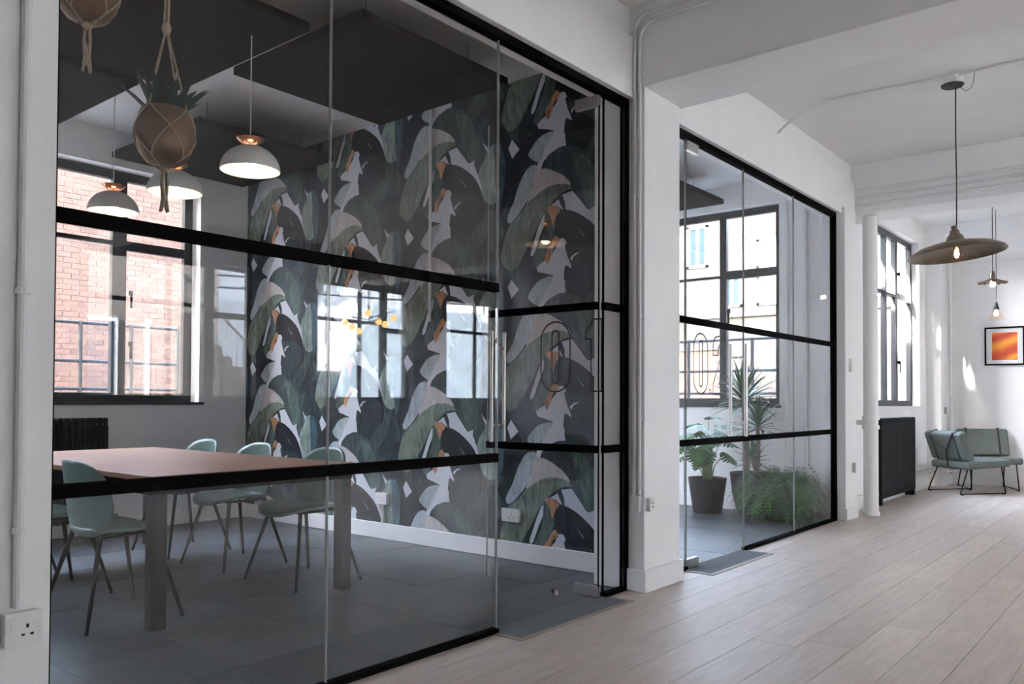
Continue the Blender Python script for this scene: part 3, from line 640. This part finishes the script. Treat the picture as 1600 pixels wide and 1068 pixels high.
planter(-3.1, 1.317, 2.60, 'bronze pot cut by the top left frame edge, hanging in a rope net', 2)

def pot(r, prof, m, name='pot'):
    obj(name, MB().lathe(prof, 44), m, r, smooth='auto')
r = thing('monstera_plant', 'split leaf green plant in a charcoal pot behind the second glass door', 'potted plant', (-3.72, 7.62, 0))
pot(r, [(0, 0), (.135, 0), (.142, .01), (.19, .345), (.18, .345), (.172, .30), (0, .30)], M['pot'])
obj('soil', MB().lathe([(0, .302), (.174, .302)], 30), M['soil'], r)
out = []
for k in range(25):                                              # right half outline of a split leaf, tip at y = 1
    t = k/24; w = .52*sin(pi*min(1, t*.92+.10))**.8*(1-.25*t)
    if k % 4 == 2 and 4 < k < 22: w *= .38
    out.append((w, t*1.0-.12*(1-t)**6))
out = [(0.0, .06)] + out + [(0, 1.04)]
def mleaf(size):
    b = MB(); n = len(out); vs = []
    for s in (-1, 1):
        for w, y in out:
            vs.append((s*w*size, y*size, -.22*size*(w/.5)**2 - .28*size*max(0, y)**2))
    mid = [(0, y*size, .02*size-.28*size*max(0, y)**2) for w, y in out]
    b.add(vs+mid, [(i, i+1, 2*n+i+1, 2*n+i) for i in range(n-1)] + [(n+i+1, n+i, 2*n+i, 2*n+i+1) for i in range(n-1)])
    return b
for k, (dx, dz, az, el, sz) in enumerate([(-.02, .95, 1.4, .15, .22), (-.13, .88, 2.6, .0, .23), (.10, .87, .3, .1, .21), (-.05, .79, 3.8, -.1, .24), (.07, .76, 5.2, -.2, .25), (-.12, .70, 4.4, -.3, .24),
        (.02, .66, 4.9, -.4, .25), (.15, .72, .1, -.1, .21), (-.20, .56, 3.4, -.3, .20), (.21, .60, 5.9, -.35, .19), (-.02, .87, 4.7, .1, .23), (.10, .60, 4.4, -.5, .20), (-.08, .62, 5.3, -.5, .21),
        (.03, .82, 4.2, -.1, .23), (-.16, .78, 3.9, -.2, .21), (.14, .82, 5.6, -.1, .20), (-.01, .58, 4.6, -.7, .19)]):
    tip = Vector((dx, sin(az)*.10-.02, dz)); az2 = az
    lf = obj('leaf', mleaf(sz), M['leaf'], r, smooth=True); lf.location = tip
    lf.rotation_euler = (el, 0, az2-pi/2)
    obj('stalk', MB().tube([(dx*.15, .02*sin(k), .30), (dx*.4, tip.y*.3, .30+(dz-.3)*.55), tip], [.009, .006, .004], 7), M['stem'], r, smooth=True)

r = thing('yucca_plant', 'tall yucca with spiky crowns in a slate grey pot', 'potted plant', (-3.32, 7.76, 0))
pot(r, [(0, 0), (.125, 0), (.14, .02), (.185, .22), (.205, .40), (.21, .41), (.195, .41), (.188, .36), (0, .36)], M['pot2'])
obj('soil', MB().lathe([(0, .362), (.188, .362)], 30), M['soil'], r)
for (x0, y0, x1, y1, z1, rad, n, ln, seed) in [(-.05, .0, -.06, -.03, 1.13, .034, 60, .40, 3), (.04, .03, .07, .0, .88, .026, 44, .33, 4), (.08, -.02, .06, -.10, .55, .03, 22, .24, 5)]:
    tr = obj('trunk', MB().tube([(x0, y0, .34), ((x0+x1)/2+.008, (y0+y1)/2, (.34+z1)/2), (x1, y1, z1)], [rad, rad*.92, rad*.8], 12), M['bark'], r, smooth='auto')
    b = MB(); rnd = random.Random(seed)
    for k in range(n):
        el = 1.45-1.75*(k/n)**1.1; az = k*2.399; blade(b, (x1, y1, z1-.05+.07*(1-k/n)), sph(az, el), ln*rnd.uniform(.8, 1.05), .052, .35, 5, .2)
    b.v = [(min(x, .25), min(y, .20), z) for x, y, z in b.v]
    obj('leaf_crown', b, M['yleaf'], r, smooth=True)

r = thing('fern_plant', 'bushy green fern spilling to the floor beside the glass', 'potted plant', (-2.97, 7.58, 0))
pot(r, [(0, 0), (.13, 0), (.15, .02), (.17, .24), (.16, .24), (.155, .2), (0, .2)], M['basket'], 'basket')
b = MB(); rnd = random.Random(9)
for k in range(420):
    az = k*2.399; el = rnd.uniform(-.2, 1.3); d = sph(az, el); p = Vector((.11*cos(az), .11*sin(az), rnd.uniform(.2, .30))); ln = rnd.uniform(.30, .50); n = 12
    for i in range(n):
        t = i/n; dd = (d+Vector((0, 0, -2.6*t*t-.25*t))).normalized(); side = dd.cross(Vector((0, 0, 1)))
        if side.length < .05: side = Vector((1, 0, 0))
        side.normalize(); q = p+dd*ln/n
        rr = Vector((q.x, q.y)).length
        if q.z < .015: q.z = .015
        if q.y > .30: q.y = .30
        if q.x > .36: q.x = .36
        w = .055*(1-t)**.6*(.5+t*1.2)*min(1, 2.2-1.6*t)
        for s in (-1, 1):
            e = p+side*s*w+dd*.02; m_ = (p+e)/2
            b.add([p, m_+dd*.007, e, m_-dd*.007], [(0, 1, 2, 3)])
        b.add([p-side*.0015, p+side*.0015, q+side*.0015, q-side*.0015], [(0, 1, 2, 3)]); p = q
o = obj('fronds', b, M['fern'], r); o['kind'] = 'stuff'
r = thing('sill_plant', 'dark potted plant on a window sill mirrored in the glass', 'potted plant', (4.98, 9.05, 1.1))
pot(r, [(0, 0), (.06, 0), (.085, .15), (.078, .15), (.07, .12), (0, .12)], M['pot'])
b = MB()
for k in range(22): blade(b, (0, 0, .12), sph(k*2.4, .35+.9*(k % 5)/5), .22, .03, .5, 5)
obj('leaf_crown', b, M['leafd'], r)

# ------------------------------------------------------------------ radiators
def radiator(loc, rz, n, z0, z1, label, pitch=.05):
    r = thing('column_radiator', label, 'radiator', loc, rz); me = None
    for k in range(n):
        if me is None:
            b = MB()
            for y in (-.045, .045): b.tube([(0, y, z0), (0, y, z1)], .018, 8)
            b.tube([(0, -.05, z1-.02), (0, .05, z1-.02)], .022, 8).tube([(0, -.05, z0+.02), (0, .05, z0+.02)], .022, 8).box(-.02, .02, -.055, .055, z0+.06, z1-.06)
            o = obj('section', b, M['rad'], r, smooth='auto'); me = o.data
        else: o = obj('section', me, None, r)
        o.location = ((k-(n-1)/2)*pitch, 0, 0)
    h = (n-1)/2*pitch
    obj('top_header', MB().tube([(-h-.025, 0, z1-.02), (h+.025, 0, z1-.02)], .022, 10), M['rad'], r); obj('bottom_header', MB().tube([(-h-.025, 0, z0+.02), (h+.06, 0, z0+.02)], .022, 10), M['rad'], r)
    for s in (-1, 1): obj('foot', MB().box(s*h-.03, s*h+.03, -.05, .05, 0, z0+.03), M['rad'], r)
    obj('valve', MB().tube([(h+.075, 0, 0), (h+.075, 0, z0+.06)], .014, 8).tube([(h+.05, 0, z0+.02), (h+.13, 0, z0+.02)], .02, 8), M['rad'], r)
radiator((-6.83, 2.42, 0), pi/2, 27, .12, .95, 'black column radiator under the meeting room window')
radiator((-2.585, 10.02, 0), pi/2, 28, .07, .93, 'tall black column radiator below the far window')

# ------------------------------------------------------------------ lounge chairs
def lounge(loc, rz, label):
    r = thing('lounge_chair', label, 'chair', loc, rz, 'sage lounge chairs by the far wall')
    def slab(x, pts, nm):
        b = MB().prism(pts, -x, x, lambda u, v, t: (t, u, v)); return obj(nm, b, M['felt'], r, bevel=.03, seg=4)
    slab(.31, [(-.26, .30), (.36, .335), (.36, .425), (-.26, .39)], 'seat'); slab(.31, [(-.245, .40), (-.14, .42), (-.27, .77), (-.37, .73)], 'backrest')
    for x in (-.19, .19): obj('strap', MB().prism([(-.249, .40), (-.373, .735), (-.27, .777), (-.13, .415), (-.137, .418), (-.268, .77), (-.37, .73), (-.245, .40)], x-.012, x+.012, lambda u, v, t: (t, u, v)), M['cordk'], r)
    b = MB().tube([(-.2, -.378, .735), (0, -.30, .52), (.2, -.378, .735)], .007, 6).tube([(0, -.30, .52), (0, -.265, .33)], .008, 6); obj('back_strap', b, M['cordk'], r)
    for s in (-1, 1):
        obj('leg', MB().tube([(s*.25, .27, .34), (s*.27, .31, .012)], .008, 8), M['chairleg'], r, smooth='auto'); obj('leg', MB().tube([(s*.25, -.2, .32), (s*.27, -.33, .012)], .008, 8), M['chairleg'], r, smooth='auto')
        obj('runner', MB().tube([(s*.27, -.33, .014), (s*.27, .31, .014)], .007, 8), M['chairleg'], r)
        for y in (-.30, .28): obj('foot_pad', MB().lathe([(0, 0), (.017, 0), (.017, .012), (0, .012)], 12, (s*.27, y, 0)), M['chairleg'], r)
    obj('cross_rod', MB().tube([(-.25, -.18, .31), (.25, -.18, .31)], .008, 8), M['chairleg'], r)
lounge((-2.11, 11.42, 0), -.668, 'nearer sage wool lounge chair on thin black legs, its strapped back to the viewer')
lounge((-2.0, 12.13, 0), -2.72, 'farther sage wool lounge chair close to the far white wall, facing the viewer')

# ------------------------------------------------------------------ framed picture
def art_mat():
    m = bpy.data.materials.new('orange_wave_print'); m.use_nodes = True; N = m.node_tree.nodes; L = m.node_tree.links; p = N['Principled BSDF']
    tc = N.new('ShaderNodeTexCoord'); mp = N.new('ShaderNodeMapping'); mp.inputs['Rotation'].default_value = (0, .35, 0); mp.inputs['Scale'].default_value = (1, 1, 1)
    w = N.new('ShaderNodeTexWave'); w.bands_direction = 'Z'; w.inputs['Scale'].default_value = 1.6; w.inputs['Distortion'].default_value = 3; w.inputs['Detail Scale'].default_value = 1.2; w.inputs['Phase Offset'].default_value = 2.2
    L.new(tc.outputs['Object'], mp.inputs[0]); L.new(mp.outputs[0], w.inputs[0]); cr = N.new('ShaderNodeValToRGB'); e = cr.color_ramp.elements
    e[0].color = (.62, .06, .015, 1); e[1].color = (.95, .42, .04, 1); x = cr.color_ramp.elements.new(.55); x.color = (.85, .17, .02, 1)
    L.new(w.outputs[0], cr.inputs[0]); L.new(cr.outputs[0], p.inputs['Base Color']); p.inputs['Roughness'].default_value = .4; return m
r = thing('framed_picture', 'black framed orange abstract print on the bright far wall', 'picture', (-1.87, 12.598, 1.86))
b = MB()
for x0, x1, z0, z1 in ((-.23, .23, .235, .255), (-.23, .23, -.255, -.235), (-.23, -.212, -.235, .235), (.212, .23, -.235, .235)): b.box(x0, x1, -.03, 0, z0, z1)
obj('frame', b, M['black'], r); obj('mount', MB().box(-.212, .212, -.012, 0, -.235, .235), M['mount'], r)
obj('print', MB().box(-.145, .15, -.0135, -.012, -.185, .18), art_mat(), r); obj('glazing', MB().box(-.212, .212, -.022, -.020, -.235, .235), M['pane'], r)

# ------------------------------------------------------------------ conduits, sockets, pipes
def conduit(pts, rad, label, clips=(), name='conduit_pipe', clipdir=(0, 0, 1)):
    r = thing(name, label, 'pipe', pts[0]); o = Vector(pts[0])
    obj('tube', MB().tube([Vector(p)-o for p in pts], rad, 10), M['conduit'], r, smooth='auto')
    for c in clips:
        c = Vector(c)-o; d = Vector(clipdir)*.008
        obj('saddle_clip', MB().tube([c-d, c+d], rad*1.45, 10), M['conduit'], r, smooth='auto')
    return r
conduit([(-2.413, .868, .545), (-2.413, .868, 3.43)], .013, 'white conduit running down the left wall edge into the socket', [(-2.413, .868, z) for z in (.75, 1.39, 2.22)])
def bend(x, z1, zt): return [(x, 4.152, .56), (x, 4.152, z1-.08), (x+.02, 4.152, z1-.03), (x+.07, 4.152, z1), (4.85, 4.152, zt)]
conduit(bend(-2.452, 3.305, 3.305), .010, 'lower of two white conduits bending along the dark beam face', [(-2.452, 4.152, z) for z in (1.0, 1.6, 2.1, 2.6)])
conduit(bend(-2.486, 3.36, 3.36), .010, 'upper of two white conduits bending along the dark beam face', [(-2.486, 4.152, z) for z in (1.3, 2.3)])
conduit([(-2.50, 6.365, 3.24), (-2.42, 6.366, 3.30), (-2.13, 6.378, 3.415), (-1.7, 6.41, 3.418), (-1.31, 6.455, 3.418), (4.85, 6.455, 3.418)], .010, 'white conduit crossing the ceiling to the large bronze pendant', [(-1.7, 6.41, 3.418)], clipdir=(1, 0, 0))
for k, z in enumerate((3.02, 3.09, 3.16)): conduit([(-2.49, 8.312, z), (4.85, 8.312, z)], .013, ['lowest', 'middle', 'topmost'][k] + ' of three white conduits along the second beam', [(-1.6, 8.312, z), (.2, 8.312, z)], clipdir=(1, 0, 0))
conduit([(-4.445, 4.425, 3.35), (-4.445, 4.425, 1.70)], .012, 'white conduit running down the leaf wallpaper', [(-4.445, 4.425, 2.4)])
conduit([(-4.965, 4.43, .125), (-4.965, 4.43, .28)], .011, 'short white conduit below the socket on the leaf wallpaper')
conduit([(-3.05, 7.98, .12), (-3.05, 7.98, 3.34)], .016, 'white pipe up the end wall right of the plant room window', [(-3.05, 7.98, z) for z in (.9, 2.0)])
conduit([(-2.86, 7.975, .12), (-2.86, 7.975, 3.34)], .02, 'thicker white pipe in the corner behind the fern', [(-2.86, 7.975, z) for z in (.95, 2.2)])
for k, z in enumerate((.20, .26)): conduit([(-2.62, 10.9, z), (-2.62, 11.9, z), (-2.45, 11.93, z), (-2.40, 12.4, z)], .016, ['lower', 'upper'][k] + ' white heating pipe along the skirting by the lounge chairs')
conduit([(-2.46, 12.3, .15), (-2.46, 12.3, 2.98)], .022, 'white vertical pipe in the far corner by the bright wall', [(-2.46, 12.3, 2.7)])
r = thing('drain_pipe', 'thick white vertical pipe with collar beside the far radiator', 'pipe', (-2.40, 8.47, 0))
obj('pipe', MB().tube([(0, 0, 0), (0, 0, 2.93)], .068, 24), M['paint'], r, smooth='auto')
for z in (.86, .95, .02): obj('collar', MB().lathe([(.068, -.02), (.08, -.018), (.08, .018), (.068, .02)], 24, (0, 0, z)), M['paint'], r, smooth='auto')
obj('wall_bracket', MB().box(-.28, -.05, -.02, .02, .88, .93), M['paint'], r)

def socket(loc, rz, label, w=.086, h=.086, d=.03, holes=True, m='plastic', name='wall_socket', cat='socket'):
    """local +y points away from the wall"""
    r = thing(name, label, cat, loc, rz)
    obj('back_box', MB().box(-w/2, w/2, 0, d, -h/2, h/2), M[m], r, bevel=.003); obj('face_plate', MB().box(-w/2-.003, w/2+.003, d, d+.008, -h/2-.003, h/2+.003), M['plastic'], r, bevel=.003)
    if holes:
        y = d+.008; k = w/.086
        for x, z, a, c in ((-.008*k, .008, .003, .005), (-.019*k, -.014, .004, .003), (.003*k, -.014, .004, .003)): obj('pin_slot', MB().box(x-a, x+a, y-.001, y+.0012, z-c, z+c), M['hole'], r)
        obj('rocker_switch', MB().box(.020*k, .032*k, y, y+.004, .006, .028), M['plastic'], r, bevel=.001)
        for x in (-.035, .035): obj('screw', MB().lathe([(0, 0), (.003, 0), (.003, .001)], 10, (x*k, y+.0003, 0)), M['chrome'], r).rotation_euler = (0, 0, 0)
    return r
socket((-2.43, .878, .49), -pi/2, 'white surface mounted power socket low on the left wall edge')
socket((-2.43, 4.215, .505), -pi/2, 'white switched outlet at the front corner of the column', .05, .075, .02)
socket((-2.468, 4.17, .51), pi, 'grey junction box at the side of the column beneath the conduits', .05, .09, .035, False, 'greybox', 'junction_box', 'junction box')
socket((-3.64, 4.447, .31), pi, 'white double socket on the leaf wallpaper beside the open door', .146, .086, .022)
socket((-4.965, 4.447, .322), pi, 'white socket box on the leaf wallpaper near the table leg', .12, .086, .03)
socket((-2.47, 8.06, 1.455), -pi/2, 'small white thermostat on the far pilaster', .075, .12, .02, False, name='thermostat', cat='thermostat')
socket((-2.47, 8.15, .48), -pi/2, 'grey outlet box low on the far pilaster', .07, .09, .03, False, 'greybox', 'junction_box', 'junction box')
socket((-2.50, 12.15, 1.0), -pi/2, 'grey switch box on the corner pilaster above the lounge chairs', .08, .09, .03, False, 'greybox', 'junction_box', 'junction box')
r = thing('door_stop', 'small steel and black rubber stop on the floor by the open door', 'door stop', (-2.79, 3.80, 0))
obj('post', MB().lathe([(0, 0), (.018, 0), (.016, .03), (0, .032)], 16), M['chrome'], r, smooth='auto'); obj('rubber_buffer', MB().tube([(-.02, 0, .02), (-.012, 0, .02)], .013, 12), M['cordk'], r)

# ------------------------------------------------------------------ outdoors
def brick_mat(name, ax):
    m = bpy.data.materials.new(name); m.use_nodes = True; N = m.node_tree.nodes; L = m.node_tree.links; p = N['Principled BSDF']
    tc = N.new('ShaderNodeTexCoord'); s = N.new('ShaderNodeSeparateXYZ'); c = N.new('ShaderNodeCombineXYZ'); L.new(tc.outputs['Object'], s.inputs[0])
    L.new(s.outputs[ax], c.inputs[0]); L.new(s.outputs[2], c.inputs[1]); t = N.new('ShaderNodeTexBrick'); L.new(c.outputs[0], t.inputs[0])
    t.inputs['Scale'].default_value = 1; t.inputs['Brick Width'].default_value = .225; t.inputs['Row Height'].default_value = .075; t.inputs['Mortar Size'].default_value = .006
    t.inputs['Color1'].default_value = (.082, .041, .027, 1); t.inputs['Color2'].default_value = (.066, .033, .022, 1); t.inputs['Mortar'].default_value = (.095, .075, .062, 1)
    L.new(t.outputs[0], p.inputs['Base Color']); p.inputs['Roughness'].default_value = .9; return m
gr = struct('ground', MB().box(-40, -2.98, -30, 60, -.5, -.3).box(5.2, 60, -30, 60, -.5, -.3), M['ground'], 'grey paving outdoors around the building')
BB = thing('brick_building', 'red brick building filling the meeting room window', 'building', (-12, 0, -.3))
obj('wall', MB().box(-3, -.06, -8, 8.5, 0, 5.6).box(-4.5, -.06, -32, -8, 0, 24), brick_mat('far_brickwork', 1), BB); obj('mortar_bed', MB().box(-.06, .001, 3.0, 8.45, 0, 5.6), M['mortar'], BB)  # the tall wing is unseen, added to keep sun off rooms and stone building
me = None; rest = MB(); lst = []
for j in range(74):
    off = .1125 if j % 2 else 0; y = 3.02+off
    while y+.215 < 8.45: lst.append((y, j*.075)); y += .225
lst.sort(key=lambda q: ((q[0]-5.75)/1.0)**2+((q[1]-2.75)/1.9)**2)
bb = MB().box(-.02, .008, 0, .215, 0, .065)
for k, (y, z) in enumerate(lst):
    if k < 300:
        if me is None: o = obj('brick', bb, M['brick'], BB); me = o.data
        else: o = obj('brick', me, None, BB)
        o.location = (random.uniform(-.003, .003), y, z)
    else: rest.box(-.02, .008+random.uniform(-.003, .003), y, y+.215, z, z+.065)
o = obj('outer_bricks', rest, M['brick'], BB); o['kind'] = 'stuff'

def railing(name, label, a, b_, n):
    r = thing(name, label, 'railing', a); v = Vector(b_)-Vector(a)
    for z in (1.20, 1.46, 1.82): obj('rail', MB().tube([Vector((0, 0, z))-v*0, v+Vector((0, 0, z))], .016, 8), M['rail'], r, smooth='auto')
    for k in range(n): obj('post', MB().tube([v*(k/(n-1)), v*(k/(n-1))+Vector((0, 0, 1.835))], .02, 8), M['rail'], r, smooth='auto')
railing('walkway_railing', 'grey steel railing outside the meeting room window', (-8.0, -.93, 0), (-8.0, 4.335, 0), 12)
railing('walkway_railing', 'grey steel railing outside the plant room window', (-6.2, 8.95, 0), (-3.02, 8.95, 0), 5)
wk = thing('walkway_deck', 'steel walkway deck outside the windows', 'walkway', (-7.25, 0, 0)); obj('deck', MB().box(-.9, -.005, -1, 8.25, -.12, 0).box(-.9, 4.25, 8.26, 9.1, -.12, 0), M['rail'], wk)
for y in (0, 3, 6): obj('support', MB().tube([(-.7, y, -.3), (-.7, y, -.1)], .04, 8), M['rail'], wk)

SB = thing('stone_building', 'weathered pale building with blue windows behind the plant room', 'building', (-8, 18, -.3))
obj('wall', MB().box(-9, 6, 0, 6, 3.45, 7.9), M['stone'], SB); obj('lower_wall', MB().box(-9, 6, -.12, 6, 0, 3.35), M['concrete'], SB); obj('string_course', MB().box(-9, 6, -.2, 0, 3.35, 3.45), M['stone'], SB)
for x0, x1, z0, z1 in [(.45, 1.35, 3.6, 4.25), (.45, 1.35, 4.45, 5.1), (-1.3, -.75, 4.6, 5.6), (2.4, 3.3, 3.6, 5.1), (-3.2, -2.3, 3.6, 5.1), (-.4, .1, 3.6, 4.3), (-1.3, -.75, 6.4, 7.6), (.45, 1.35, 6.4, 7.6)]:
    w = obj('window', MB().box(x0, x1, -.05, .0, z0, z0+.06).box(x0, x1, -.05, 0, z1-.06, z1).box(x0, x0+.07, -.05, 0, z0, z1).box(x1-.07, x1, -.05, 0, z0, z1).box((x0+x1)/2-.03, (x0+x1)/2+.03, -.04, 0, z0, z1), M['facade'], SB)
    obj('pane', MB().box(x0+.06, x1-.06, -.012, .02, z0+.05, z1-.05), M['farglass'], w)
BW = thing('brick_yard_wall', 'low red brick wall seen through the lower left of the plant room window', 'wall', (-6.65, 14, -.3))
obj('brickwork', MB().box(-5, 0, 0, .33, 0, 2.35), brick_mat('yard_brickwork', 0), BW); obj('coping', MB().box(-5.05, .05, -.04, .37, 2.35, 2.45), M['concrete'], BW)
PB = thing('rendered_building', 'grey rendered building outside the far corridor window', 'building', (-11, 9.5, -.3))
obj('wall', MB().box(-5, 0, 0, 8, 0, 11), M['greyrender'], PB)
for k in range(2):
    w = obj('window', MB().box(0, .05, 1.5+k*3, 2.9+k*3, 1.2, 3.2), M['facade'], PB); obj('pane', MB().box(.05, .06, 1.6+k*3, 2.8+k*3, 1.3, 3.1), M['farglass'], w)

WB = thing('white_building', 'sunlit white building across the street mirrored in the glass', 'building', (21.0, 0, -.3), radians(20))
obj('wall', MB().box(0, 4, 13.2, 40, 0, 4.3), M['facade'], WB); obj('upper_storey', MB().box(4, 8, 13.2, 40, 0, 14), M['facade'], WB)
gd = obj('garage_door', MB().box(-.04, 0, 15.6, 17.3, 1.5, 2.3), M['steel'], WB)
for k in range(3): obj('door_pane', MB().box(-.05, -.04, 15.68+k*.55, 16.15+k*.55, 1.6, 2.2), M['farglass'], gd)
obj('ramp_wall', MB().prism([(18.2, 4.3), (17.3, 2.4), (17.0, 0), (22, 0), (22, 4.3)], -.5, -.01, lambda u, v, t: (t, u, v)), M['bluegrey'], WB)  # blue-grey slab standing in for the diagonal shadow cast on the white facade
for z in (4.65, 5.0, 5.4): obj('terrace_rail', MB().tube([(.1, 13.2, z), (.1, 40, z)], .035, 6), M['steel'], WB)
for k in range(18): obj('terrace_post', MB().tube([(.1, 13.4+k*1.5, 4.3), (.1, 13.4+k*1.5, 5.4)], .03, 6), M['steel'], WB)
for k in range(3, 6):
    w = obj('window', MB().box(3.95, 4.0, 1+k*5, 3+k*5, 5.2, 7.2), M['steel'], WB); obj('pane', MB().box(3.94, 3.95, 1.1+k*5, 2.9+k*5, 5.3, 7.1), M['farglass'], w)
GB = thing('grey_building', 'grey brown building across the street left of the white one', 'building', (15.1, 0, -.3))
obj('wall', MB().box(0, 5, 7.65, 12.1, 0, 12), M['greybrown'], GB)
for k in range(2):
    w = obj('window', MB().box(-.05, 0, 8.0+k*2.1, 9.4+k*2.1, 1.3, 3.4), M['facade'], GB); obj('pane', MB().box(-.06, -.05, 8.1+k*2.1, 9.3+k*2.1, 1.4, 3.3), M['farglass'], w)
CB = thing('corner_building', 'grey rendered building opposite the windows beside the viewer', 'building', (15, 0, -.3))  # unseen building added to control how much daylight reaches the office windows
obj('wall', MB().box(0, 5, -18, 7.6, 0, 11), M['greyrender'], CB)
for k in range(5):
    w = obj('window', MB().box(-.05, 0, -15+k*4.6, -13.2+k*4.6, 1.3, 3.4), M['steel'], CB); obj('pane', MB().box(-.06, -.05, -14.9+k*4.6, -13.3+k*4.6, 1.4, 3.3), M['farglass'], w)
ST = thing('street_staircase', 'outdoor staircase with railing mirrored at the left of the glass', 'staircase', (13.6, 10.2, -.3))
for k in range(14): obj('step', MB().box(0, 1.35, k*.28, k*.28+.3, 0, 3.5-k*.25), M['concrete'], ST)
obj('handrail', MB().tube([(0, 0, 4.5), (0, 3.92, 1.0)], .03, 6), M['steel'], ST)
for k in range(14): obj('baluster', MB().tube([(0, k*.28+.14, 3.5-k*.25), (0, k*.28+.14, 4.4-k*.25)], .015, 6), M['steel'], ST)
